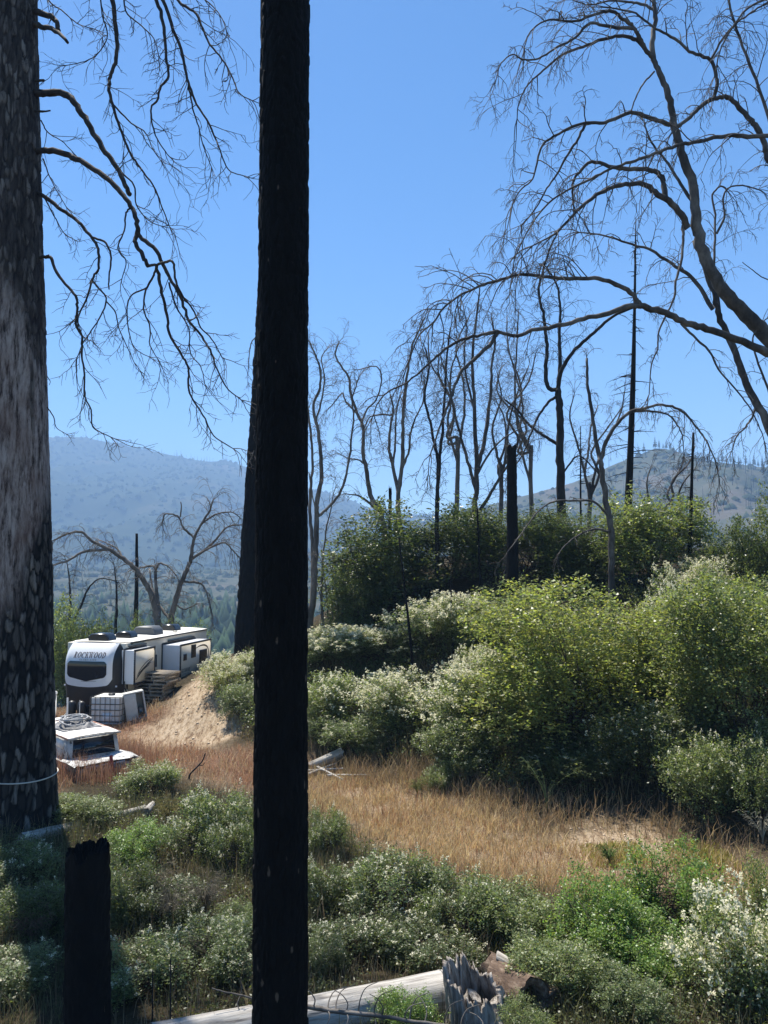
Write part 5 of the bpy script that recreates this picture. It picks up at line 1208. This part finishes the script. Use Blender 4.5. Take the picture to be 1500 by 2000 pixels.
MB().box((.32, -.25, .62), (.4, .25, .24), bevel=.02).build('battery_box', M['glossblack'], TR, False)
MB().tube([(.35, -.9, .1), (.36, -.9, 1.05)], .012, 5).build('rod', M['steel'], TR)
for sx in (-1, 1): MB().tube([(sx * .95, LEN - .6, 0), (sx * .95, LEN - .6, .6)], .04, 6).build('stabiliser', M['black'], TR)

# ------------------------------------------------------------------ things around the trailer
M['tank'] = plain('tank_plastic', (0.66, 0.65, 0.61), 0.45, 0.06, 3, dirt=(0.5, 0.47, 0.41))
g = G(221, 1409); zg = g[2]
t = thing('water_tote', 'white caged plastic water tote standing before the trailer', 'tank', (-9.78, 28.0, gz(-9.78, 28.0) + .02), -rad(6))
MB().box((0, 0, .53), (1.06, .96, .86), bevel=.06).build('bottle', M['tank'], t)
MB().tube([(0, 0, .95), (0, 0, 1.02)], .12, 14).build('lid', M['black'], t)
MB().box((0, 0, .05), (1.08, 1.0, .08)).build('base', M['steel'], t, False)
MB().box((.08, -.49, .26), (.34, .012, .3)).build('label_plate', M['white'], t, False)
W_, D_ = .55, .50
for z in (.12, .32, .52, .72, .97):
    MB().tube([(-W_, -D_, z), (W_, -D_, z), (W_, D_, z), (-W_, D_, z), (-W_, -D_, z)], .013, 5).build('cage_bar', M['rubber'], t)
for x in np.linspace(-W_, W_, 7):
    for y in (-D_ - .008, D_ + .008): MB().tube([(x, y, .08), (x, y, .98)], .012, 5).build('cage_bar', M['rubber'], t)
for y in np.linspace(-D_, D_, 6)[1:-1]:
    for x in (-W_ - .008, W_ + .008): MB().tube([(x, y, .08), (x, y, .98)], .012, 5).build('cage_bar', M['rubber'], t)
M['enamel'] = plain('old_enamel', (0.56, 0.55, 0.49), 0.5, 0.08, 3, dirt=(0.36, 0.33, 0.27))
x_, y_ = -8.92, 28.15
t = thing('appliance_cabinet', 'dirty white appliance shell lying tilted against the tote, open side showing', 'appliance', (x_, y_, gz(x_, y_) - .05), rad(28)); t.rotation_euler = (rad(-4), rad(-9), rad(24))
for nm, c, sz in (('side_panel', (-.33, 0, .47), (.05, .62, .94)), ('side_panel', (.33, 0, .47), (.05, .62, .94)), ('top_panel', (0, 0, .955), (.70, .62, .05)), ('base_panel', (0, 0, .03), (.70, .62, .05)), ('back_panel', (0, .29, .47), (.60, .03, .88))):
    MB().box(c, sz, bevel=.012).build(nm, M['enamel'], t, False)
MB().box((-.14, -.30, .47), (.40, .04, .90), bevel=.01).build('front_panel', M['enamel'], t, False)
MB().tube([(.2, .0, .3), (.2, .15, .3)], .11, 12).build('drum', M['steel'], t)
# white post by the pine
p = G(107, 1398); o = thing('white_pipe_post', 'white plastic pipe post between pine trunk and trailer', 'post', tuple(p)); MB().tube([(0, 0, -.1), (0, 0, .86)], .05, 10).build('pipe', M['white'], o); MB().tube([(0, 0, .86), (0, 0, .93), (0, 0, .96)], [.07, .07, .03], 10).build('pipe_cap', M['white'], o)

# pallets: each pallet is a thing, each board a part
M['pallet'] = wood('pallet_wood', [(0.3, (0.16, 0.13, 0.10)), (0.55, (0.32, 0.27, 0.21)), (0.75, (0.48, 0.42, 0.33))], (1, 6, 6), 2.0, bumpk=.3)
board = MB().box((0, 0, 0), (1.2, .095, .02)).mesh('board', False); board.materials.append(M['pallet'])
strg = MB().box((0, 0, 0), (.045, 1.0, .09)).mesh('stringer', False); strg.materials.append(M['pallet'])
px0, py0 = (330 - 750) / 1500 * 30.4, 30.4
zb0 = gz(px0 - .25, py0); npal = 8; ztop = P(330, 1312, py0)[2]; zb0 = ztop - npal * .138
LB = ['bottom pallet of the stack beside the trailer', 'second pallet from the bottom of the stack', 'third pallet from the bottom of the stack', 'fourth pallet from the bottom of the stack', 'fourth pallet from the top of the stack', 'third pallet from the top of the stack', 'second pallet from the top of the stack', 'pale sunlit top pallet of the stack beside the trailer']
for k in range(npal):
    t = thing('pallet', LB[k], 'pallet', (px0 - .25 + _rs.uniform(-.05, .05) + (.12 if k < npal - 3 else 0) * -1, py0 + _rs.uniform(-.05, .05), zb0 + .138 * k), -rad(14) + _rs.uniform(-.07, .07), 'pallets stacked by the trailer')
    for x in (-.57, 0, .57): link('stringer', strg, parent=t, loc=(x, 0, .065))
    for j in range(7): link('board', board, parent=t, loc=(0, -.45 + j * .15, .124))
    for j in range(3): link('board', board, parent=t, loc=(0, -.45 + j * .45, .012))

# ------------------------------------------------------------------ derelict boat
def peel(name, a, b_, c, lo=.48, hi=.56, sc=2.2):
    m, t, b, o = newmat(name); v = coords(t); f = noise(t, v, sc, 8, .72); g_ = noise(t, v, sc * 2.7, 6, .7)
    col = mixc(t, ramp(t, f, [(lo, (0, 0, 0)), (hi, (1, 1, 1))]), a, b_); col = mixc(t, ramp(t, g_, [(.555, (0, 0, 0)), (.60, (1, 1, 1))]), col, c)
    t.links.new(col, b.inputs['Base Color']); b.inputs['Roughness'].default_value = .6; bump(t, b, g_, .4, .01); return m
M['peel'] = peel('peeling_white_paint', (0.56, 0.56, 0.54), (0.36, 0.35, 0.33), (0.08, 0.075, 0.07))
M['peelroof'] = peel('faded_roof_paint', (0.72, 0.70, 0.65), (0.52, 0.33, 0.24), (0.44, 0.42, 0.38), .54, .60, 1.4)
M['redstripe'] = peel('faded_red_paint', (0.42, 0.20, 0.13), (0.50, 0.32, 0.24), (0.55, 0.5, 0.45))
bz = gz(-8.2, 22) - .12
BT = thing('derelict_boat', 'derelict white cabin boat with tail fins and peeling paint sunk in the grass', 'boat', (-7.98, 21.5, bz), rad(43.4))
HZ = 0.80
def hullrow(z, k, flare): 
    ysx = np.array([-.82, -.5, 0, 1, 2, 3, 3.8, 4.3]); hb = np.array([.74, .80, .84, .88, .86, .74, .45, .03]) * k
    return ysx, hb
rows = []
for z, k in ((.02, .80), (.25, .90), (.45, .97), (.60, 1.0)):
    ysx, hb = hullrow(z, k, 0); L_ = [(-h, y, z + .05 * max(0, y - 1)) for y, h in zip(ysx, hb)]; R_ = [(h, y, z + .05 * max(0, y - 1)) for y, h in zip(ysx[::-1], hb[::-1])]
    rows.append(L_ + R_ + [L_[0]])
hl = MB().grid(np.array(rows)).build('hull', M['peel'], BT, False); hl.scale = (1, 1, HZ)
st = []
for z, k in ((.60, 1.03), (.70, 1.05)):
    ysx, hb = hullrow(z, k, 0); st.append([(-h, y - .0, z + .05 * max(0, y - 1)) for y, h in zip(ysx[1:], hb[1:])] + [(h, y, z + .05 * max(0, y - 1)) for y, h in zip(ysx[::-1][:-1], hb[::-1][:-1])])
MB().grid(np.array(st)).build('gunwale_stripe', M['redstripe'], BT, False).scale = (1, 1, HZ)
ysx, hb = hullrow(.7, 1.0, 0)
dk = [[(-h, y, .69 + .05 * max(0, y - 1)), (0, y, .72 + .05 * max(0, y - 1)), (h, y, .69 + .05 * max(0, y - 1))] for y, h in zip(ysx, hb)]
MB().grid(np.array(dk)).build('deck', M['peel'], BT).scale = (1, 1, HZ)
# finned stern: two flaring fins with a hollow between
for sx in (-1, 1):
    fin = [[(sx * .30, -.72, .55), (sx * .55, -.80, .66), (sx * .80, -.86, .74), (sx * .88, -.95, .72)],
           [(sx * .30, -.30, .70), (sx * .52, -.35, .76), (sx * .80, -.40, .80), (sx * .90, -.45, .76)],
           [(sx * .30, .05, .71), (sx * .52, .05, .76), (sx * .80, .05, .76), (sx * .88, .05, .72)]]
    low_ = [[(sx * .88, -.95, .72), (sx * .62, -.82, .58), (sx * .32, -.74, .50), (sx * .30, -.74, .36)], [(sx * .90, -.45, .76), (sx * .86, -.5, .6), (sx * .84, -.6, .45), (sx * .8, -.7, .3)]]
    f_ = MB().grid(np.array(fin)).grid(np.array(low_)).build('tail_fin', M['peel'], BT, False); f_.scale = (1, 1, HZ)
MB().box((0, -.80, .42), (1.1, .04, .44), bevel=.01).build('transom', M['peel'], BT, False).scale = (1, 1, HZ)
# cabin
def quad(n, pts, mat, parent=BT):
    p = np.array(pts, float); nn = np.cross(p[1] - p[0], p[2] - p[0]); nn /= np.linalg.norm(nn); b_ = p - nn * .03
    return MB().add(np.vstack([p, b_]), [(0, 1, 2, 3), (7, 6, 5, 4), (0, 4, 5, 1), (1, 5, 6, 2), (2, 6, 7, 3), (3, 7, 4, 0)]).build(n, mat, parent, False)
ca, cb, ch = .66, .72, 1.14
rear = quad('cabin_rear', [(-cb, -.09, .55), (cb, -.09, .55), (ca, .03, ch), (-ca, .03, ch)], M['peel'])
quad('rear_window', [(-.60, -.085, .63), (.60, -.085, .63), (.55, .008, 1.07), (-.55, .008, 1.07)], M['glass'], rear)
sl = quad('cabin_side', [(-cb, 2.7, .62), (-cb, -.09, .55), (-ca, .03, ch), (-ca, 2.2, ch)], M['peel']); sr = quad('cabin_side', [(cb, -.09, .55), (cb, 2.7, .62), (ca, 2.2, ch), (ca, .03, ch)], M['peel'])
for y0, y1 in ((.28, .85), (1.0, 1.75)): quad('side_window', [(-.728, y1, .84), (-.728, y0, .82), (-.685, y0, 1.04), (-.685, y1, 1.04)], M['tank'], sl)
quad('cabin_front', [(cb, 2.7, .76), (-cb, 2.7, .76), (-ca, 2.2, ch), (ca, 2.2, ch)], M['glass'])
us = np.linspace(-1, 1, 9); yr = np.linspace(-.08, 2.9, 10)
pr = np.array([[(u * .73, y, ch + .045 * (1 - u ** 4) + .012 * math.sin(y * 3)) for u in us] for y in yr]); rfb = MB().grid(pr).build('cabin_roof', M['peelroof'], BT)
for c, sz in (((0, -.085, ch - .005), (1.47, .02, .045)), ((-.735, 1.41, ch - .005), (.02, 2.98, .045)), ((.735, 1.41, ch - .005), (.02, 2.98, .045))): MB().box(c, sz).build('roof_edge', M['redstripe'] if abs(c[0]) > .5 else M['peel'], BT, False)
# bundle of old tarp and rope on the cabin roof
wm = BT.matrix_basis
def b2w(p): c, s = math.cos(rad(43.4)), math.sin(rad(43.4)); return np.array([-7.98 + p[0] * c - p[1] * s, 21.5 + p[0] * s + p[1] * c, bz + p[2]])
M['tarp'] = plain('grey_tarp', (0.10, 0.10, 0.105), .7, .6, 9, dirt=(0.38, 0.37, 0.36), bumpk=.5)
M['rope'] = plain('weathered_rope', (0.30, 0.30, 0.30), .8, .35, 20)
TPo = tuple(b2w((0.0, 1.35, ch + .04)))
t = thing('tarp_bundle', 'crumpled grey tarp and coiled hose heaped on the boat roof', 'tarp', TPo, rad(43.4))
rs = np.random.RandomState(3); gx = np.linspace(-.55, .55, 26); gy = np.linspace(-.65, .65, 26); GX, GY = np.meshgrid(gx, gy, indexing='ij')
hz_ = np.clip(1 - (GX / .55) ** 2 - (GY / .65) ** 2, 0, 1) ** .5; Z_ = .02 + hz_ * (.16 + .42 * fbm(GX * 5, GY * 5, 0, 4, 4)); Z_ = np.maximum(Z_, .01)
MB().grid(np.stack([GX, GY, Z_], -1)).build('tarp', M['tarp'], t)
for k in range(9):
    a = rs.uniform(0, 6.28); r1, r2 = rs.uniform(.2, .55), rs.uniform(.2, .5); q = np.linspace(a, a + rs.uniform(2.5, 5.5), 26)
    cx, cy_ = rs.uniform(-.12, .12), rs.uniform(-.2, .2); X = cx + r1 * np.cos(q); Y = cy_ + r2 * np.sin(q); Zz = .05 + np.clip(1 - (X / .6) ** 2 - (Y / .7) ** 2, 0, 1) ** .5 * .24 + .02 * np.sin(q * 3 + k)
    MB().tube(np.stack([X, Y, Zz], -1), .022, 6).build('hose_coil', M['rope'], t)
# red cloth hung over the stern
t = thing('red_cloth', 'faded red cloth strip hanging over the boat stern', 'cloth', tuple(b2w((.12, -.84, .36))), rad(43.4))
q = np.linspace(0, 1, 9); rows = [[(-.05 - .03 * s + u * (.09 + .10 * s), -.03 - .05 * s - .02 * math.sin(u * 9 + s * 4), .36 - .52 * s) for u in np.linspace(0, 1, 8)] for s in q]
MB().grid(np.array(rows)).build('cloth', plain('red_fabric', (0.42, 0.07, 0.06), .8, .3, 14), t)

# ------------------------------------------------------------------ fallen wood
M['log'] = wood('bleached_log', [(0.3, (0.14, 0.125, 0.11)), (0.5, (0.34, 0.31, 0.275)), (0.72, (0.50, 0.47, 0.42))], (6, 6, 6), 1.0)
def log_mat(name, cols, axis_scale=(0.5, 7, 7)):
    return wood(name, cols, axis_scale, 2.0, .85, .8, .02)
M['log'] = log_mat('bleached_log', [(0.34, (0.07, 0.062, 0.054)), (0.42, (0.26, 0.235, 0.205)), (0.55, (0.44, 0.41, 0.365)), (0.72, (0.54, 0.51, 0.46))])
M['rotlog'] = log_mat('rotten_log', [(0.3, (0.035, 0.022, 0.016)), (0.5, (0.12, 0.08, 0.055)), (0.72, (0.30, 0.23, 0.17))], (2, 6, 6))
M['stumpw'] = wood('grey_split_wood', [(0.36, (0.06, 0.045, 0.035)), (0.48, (0.28, 0.245, 0.21)), (0.68, (0.54, 0.50, 0.45))], (9, 9, 0.7), 2.0, .85, .9, .03)
def log(name, label, a, b, ra, rb, mat, seed, hollow=False, cracks=.05, cat='log', nu=28, jag=.12):
    """a lying log from point a to point b; local x runs along it"""
    a, b = np.array(a, float), np.array(b, float); L = np.linalg.norm(b - a); n = max(8, int(L / .07)); s = np.linspace(0, 1, n); th = np.arange(nu) / nu * 2 * math.pi
    S, A = np.meshgrid(s, th, indexing='ij'); R = (ra + (rb - ra) * S) * (1 + 2 * cracks * fbm(np.cos(A) * 4, np.sin(A) * 4, S * L * .6, seed, 4) + .10 * fbm(np.cos(A), np.sin(A), S * L, seed + 3, 3))
    X = S * L + (S > .999) * jag * 2 * fbm(np.cos(A) * 3, np.sin(A) * 3, S, seed, 3) - (S < .001) * jag * 2 * fbm(np.cos(A) * 3, np.sin(A) * 3, S + 3, seed, 3)
    bend = .04 * L * np.sin(S * 2.6 + seed); V = np.stack([X, np.cos(A) * R, np.sin(A) * R + bend * .15], -1).reshape(-1, 3)
    i = np.arange(n - 1)[:, None]; j = np.arange(nu)[None]; j2 = (j + 1) % nu; q = np.stack([i * nu + j, i * nu + j2, (i + 1) * nu + j2, (i + 1) * nu + j], -1).reshape(-1, 4)
    mb = MB().add(V, q)
    d = (b - a) / L; o = link(name, None); o.location = tuple(a); o.rotation_euler = Vector(d).to_track_quat('X', 'Z').to_euler(); tag(o, label, cat)
    bk = mb.build('bark' if not hollow else 'shell', M[mat], o)
    for e, rr, x in ((0, ra, .03), (1, rb, L - .03)):
        k = np.arange(nu); dep = .35 * (1 if e == 0 else -1) if hollow else .02 * (1 if e == 0 else -1)
        if hollow:
            ring = np.stack([np.full(nu, x), np.cos(th) * rr * .97, np.sin(th) * rr * .97], -1); inn = np.stack([np.full(nu, x), np.cos(th) * rr * .66, np.sin(th) * rr * .66], -1); deep = inn.copy(); deep[:, 0] += dep
            V = np.vstack([ring, inn, deep, [[x + dep, 0, 0]]]); Q = [(t_, (t_ + 1) % nu, nu + (t_ + 1) % nu, nu + t_) for t_ in k] + [(nu + t_, nu + (t_ + 1) % nu, 2 * nu + (t_ + 1) % nu, 2 * nu + t_) for t_ in k]; T_ = [(3 * nu, 2 * nu + t_, 2 * nu + (t_ + 1) % nu) for t_ in k]
            MB().add(V, Q, T_).build('end_grain', M[mat], o, False)
        else:
            ring = np.stack([np.full(nu, x) + .05 * fbm(np.cos(th) * 3, np.sin(th) * 3, 0, seed + e, 3), np.cos(th) * rr * .99, np.sin(th) * rr * .99], -1)
            MB().add(np.vstack([ring, [[x + dep, 0, 0]]]), t=[(nu, t_, (t_ + 1) % nu) for t_ in k]).build('end_grain', M[mat], o, False)
    return o
dA, dB = 9.0, 10.1
log('grey_log', 'large bleached grey log lying across the bottom of the picture', P(300, 2035, dA), P(868, 1940, dB), pxw(30, dA), pxw(40, dB), 'log', 3, cracks=.11)
log('brown_log', 'brown rotten log slanting behind the jagged stump', P(955, 1885, 10.9), P(1085, 1965, 10.1), pxw(24, 10.9), pxw(30, 10.1), 'rotlog', 5, cracks=.10)
log('hollow_log', 'short hollow brown log with dark open end', P(1045, 1952, 9.9), P(975, 1915, 10.6), pxw(36, 9.9), pxw(34, 10.5), 'rotlog', 8, True, .10)
o = MB().box((0, 0, 0), (.62, .12, .03)).build('weathered_board', M['log'], None, False); o.location = tuple(P(1008, 1888, 10.7)); o.rotation_euler = (rad(35), rad(32), rad(8)); tag(o, 'short pale weathered board sticking up behind the brown log', 'board')
# jagged stump
g = P(952, 1990, 9.7); zg_ = gz(g[0], g[1]) - .2; hh = P(952, 1882, 9.7)[2] - zg_
t = thing('jagged_stump', 'jagged grey splintered stump at the end of the grey log', 'stump', (g[0], g[1], zg_))
nu, nv = 168, 60; th = np.arange(nu) / nu * 2 * math.pi; s = np.linspace(0, 1, nv); S, A = np.meshgrid(s, th, indexing='ij')
jj = np.linspace(0, 2 * math.pi, 38); jv = np.random.RandomState(14).rand(38); jv[-1] = jv[0]
topv = hh * (.74 + .16 * np.cos(A - 2.6) + .22 * (np.interp(A, jj, jv) - .5) + .45 * fbm(np.cos(A) * 3, np.sin(A) * 3, 0 * A, 6, 4) + .35 * fbm(np.cos(A) * 16, np.sin(A) * 16, 0 * A, 8, 3))
topv = np.clip(topv, hh * .25, hh * 1.04)
Rr = (pxw(56, 9.7) * (1.10 - .18 * S) + .10 * (1 - S) ** 3) * (1 + .34 * fbm(np.cos(A) * 4, np.sin(A) * 4, S * 1.8, 16, 4) + .26 * fbm(np.cos(A) * 17, np.sin(A) * 17, S * 1.6, 18, 4))
V = np.stack([np.cos(A) * Rr - .22 * S * topv / hh, np.sin(A) * Rr, S * topv], -1); Vi = V[::-1].copy(); cx_ = -.22 * (S * topv / hh)[::-1]; Vi[..., 0] = (Vi[..., 0] - cx_) * .84 + cx_; Vi[..., 1] *= .84; Vi[..., 2] *= .985
AL = np.concatenate([V, Vi]); AL = np.concatenate([AL, AL[:, :1]], 1); MB().grid(AL).build('shell', M['stumpw'], t)
for k in range(5):
    a = _rs.uniform(1.2, 4.2); r = pxw(52, 9.7); x, y = math.cos(a) * r * .9 - .12, math.sin(a) * r * .9; h0 = hh * _rs.uniform(.5, .8)
    MB().tube([(x, y, h0 - .25), (x - .02, y, h0), (x - .05 + _rs.uniform(-.04, .02), y, h0 + _rs.uniform(.12, .26))], [.035, .025, .004], 5).build('splinter', M['stumpw'], t, False)
for k, (ax_, ay_, bx_, by_, r_) in enumerate([(.25, -.05, .62, .10, .09), (-.2, -.2, -.5, -.42, .07), (.1, -.3, .3, -.62, .07), (-.3, .1, -.62, .2, .08)]):
    MB().tube(catmull([(ax_ * .5, ay_ * .5, .55), (ax_, ay_, .36), (bx_, by_, .16), (bx_ * 1.3, by_ * 1.3, .0)], 4), np.linspace(r_ * 1.3, r_ * .4, 13), 8, True, .18, k).build('root', M['stumpw'], t)
# dead branch with curved twigs lying in front of the log
t = Tree('dead_branch', 'thin dead branch with curved bare twigs in front of the grey log', 'branch', M['oak_grey'], 71, minr=.004)
dd = 8.7
t.limb([(585, 1964), (660, 1975), (740, 1984), (800, 1994), (880, 2004), (960, 2020)], 9, 5, dd, dd - .1, 'stem', None, 6, False, .1, .1)
for k, (x, l) in enumerate([(612, 40), (640, 45), (655, 50), (676, 42), (700, 62), (730, 50), (745, 44), (790, 34), (800, 55), (830, 60), (868, 50), (900, 45), (940, 35)]):
    y0 = 1964 + (x - 585) * .135; s_ = 1 if k % 3 else -.6
    t.limb([(x, y0), (x + 3, y0 - l * .4), (x + s_ * 14, y0 - l * .8), (x + s_ * 38, y0 - l)], 3, 1.2, dd, dd + _rs.uniform(-.5, .35), 'twig', None, 5, False, 0, 0)
    if k % 2: t.limb([(x, y0), (x + 4, y0 + 14), (x - 3, y0 + 34)], 2.6, 1.2, dd, dd - .3, 'twig', None, 5, False, 0, 0)
t = Tree('dead_branch', 'pale forked dead twig left of the foreground trunk at the bottom', 'branch', M['oak_grey'], 72, minr=.004)
t.limb([(500, 1952), (470, 1944), (440, 1938), (414, 1930)], 4, 2, 9.4, 9.3, 'stem', None, 5); t.limb([(470, 1944), (464, 1960), (468, 1974)], 3, 1.5, 9.4, 9.3, 'twig', None, 5); t.limb([(470, 1944), (472, 1925), (466, 1912)], 2, 1, 9.4, 9.4, 'twig', None, 5)
for k, (x, y0, y1) in enumerate([(297, 1895, 2010), (332, 1872, 2010)]):
    t = Tree('bare_stalk', ['shorter bare upright stalk right of the burnt stump', 'taller bare upright stalk right of the burnt stump'][k], 'stalk', M['oak_dark'], 73 + k, minr=.004)
    t.limb([(x, y1), (x + 1, (y0 + y1) / 2), (x + 1, y0)], 4, 2, 9.4, 9.4, 'stem', None, 5, True, 0, 0)
a, b = G(40, 1650), G(285, 1582)
log('long_log', 'long thin weathered log lying right of the burnt pine base', (a[0], a[1], a[2] + .08), (b[0], b[1], b[2] + .06), .13, .07, 'log', 9, nu=14)
log('split_log', 'pale split log end lying at the far edge of the clearing', G(604, 1503) + np.array([0, 0, .1]), G(668, 1486) + np.array([0, 0, .22]), .10, .16, 'log', 10, nu=14)
for k, (p, q_, lb) in enumerate([((598, 1512), (672, 1510), 'pale fallen stick beside the split log'), ((600, 1520), (655, 1500), 'crossed fallen stick beside the split log'), ((640, 1522), (720, 1522), 'thin pale stick on the golden grass edge'), ((620, 1505), (668, 1530), 'short grey stick under the crossed stick')]):
    log('fallen_stick', lb, G(*p) + np.array([0, 0, .10]), G(*q_) + np.array([0, 0, .12]), .035, .022, 'log', 12 + k, nu=7, cat='stick')
for k, (p, q_, lb) in enumerate([((355, 1582), (385, 1570), 'small grey driftwood piece above the white-tipped shrub'), ((362, 1590), (378, 1575), 'small dark wood chunk beside the driftwood piece'), ((285, 1598), (298, 1588), 'pale broken slab by the end of the long log')]):
    log('wood_chunk', lb, G(*p) + np.array([0, 0, .14]), G(*q_) + np.array([0, 0, .2]), .09, .06, 'log', 22 + k, nu=9, cat='wood')
t = Tree('leaning_twig', 'dark bare twig poking up from the reddish grass', 'branch', M['oak_dark'], 80, minr=.006)
t.limb([(370, 1515), (385, 1498), (396, 1485), (401, 1471)], 4, 2, 21, 21, 'stem', None, 5, True, 0, 0); t.limb([(388, 1495), (397, 1494), (400, 1488)], 2, 1, 21, 21, 'twig', None, 5)
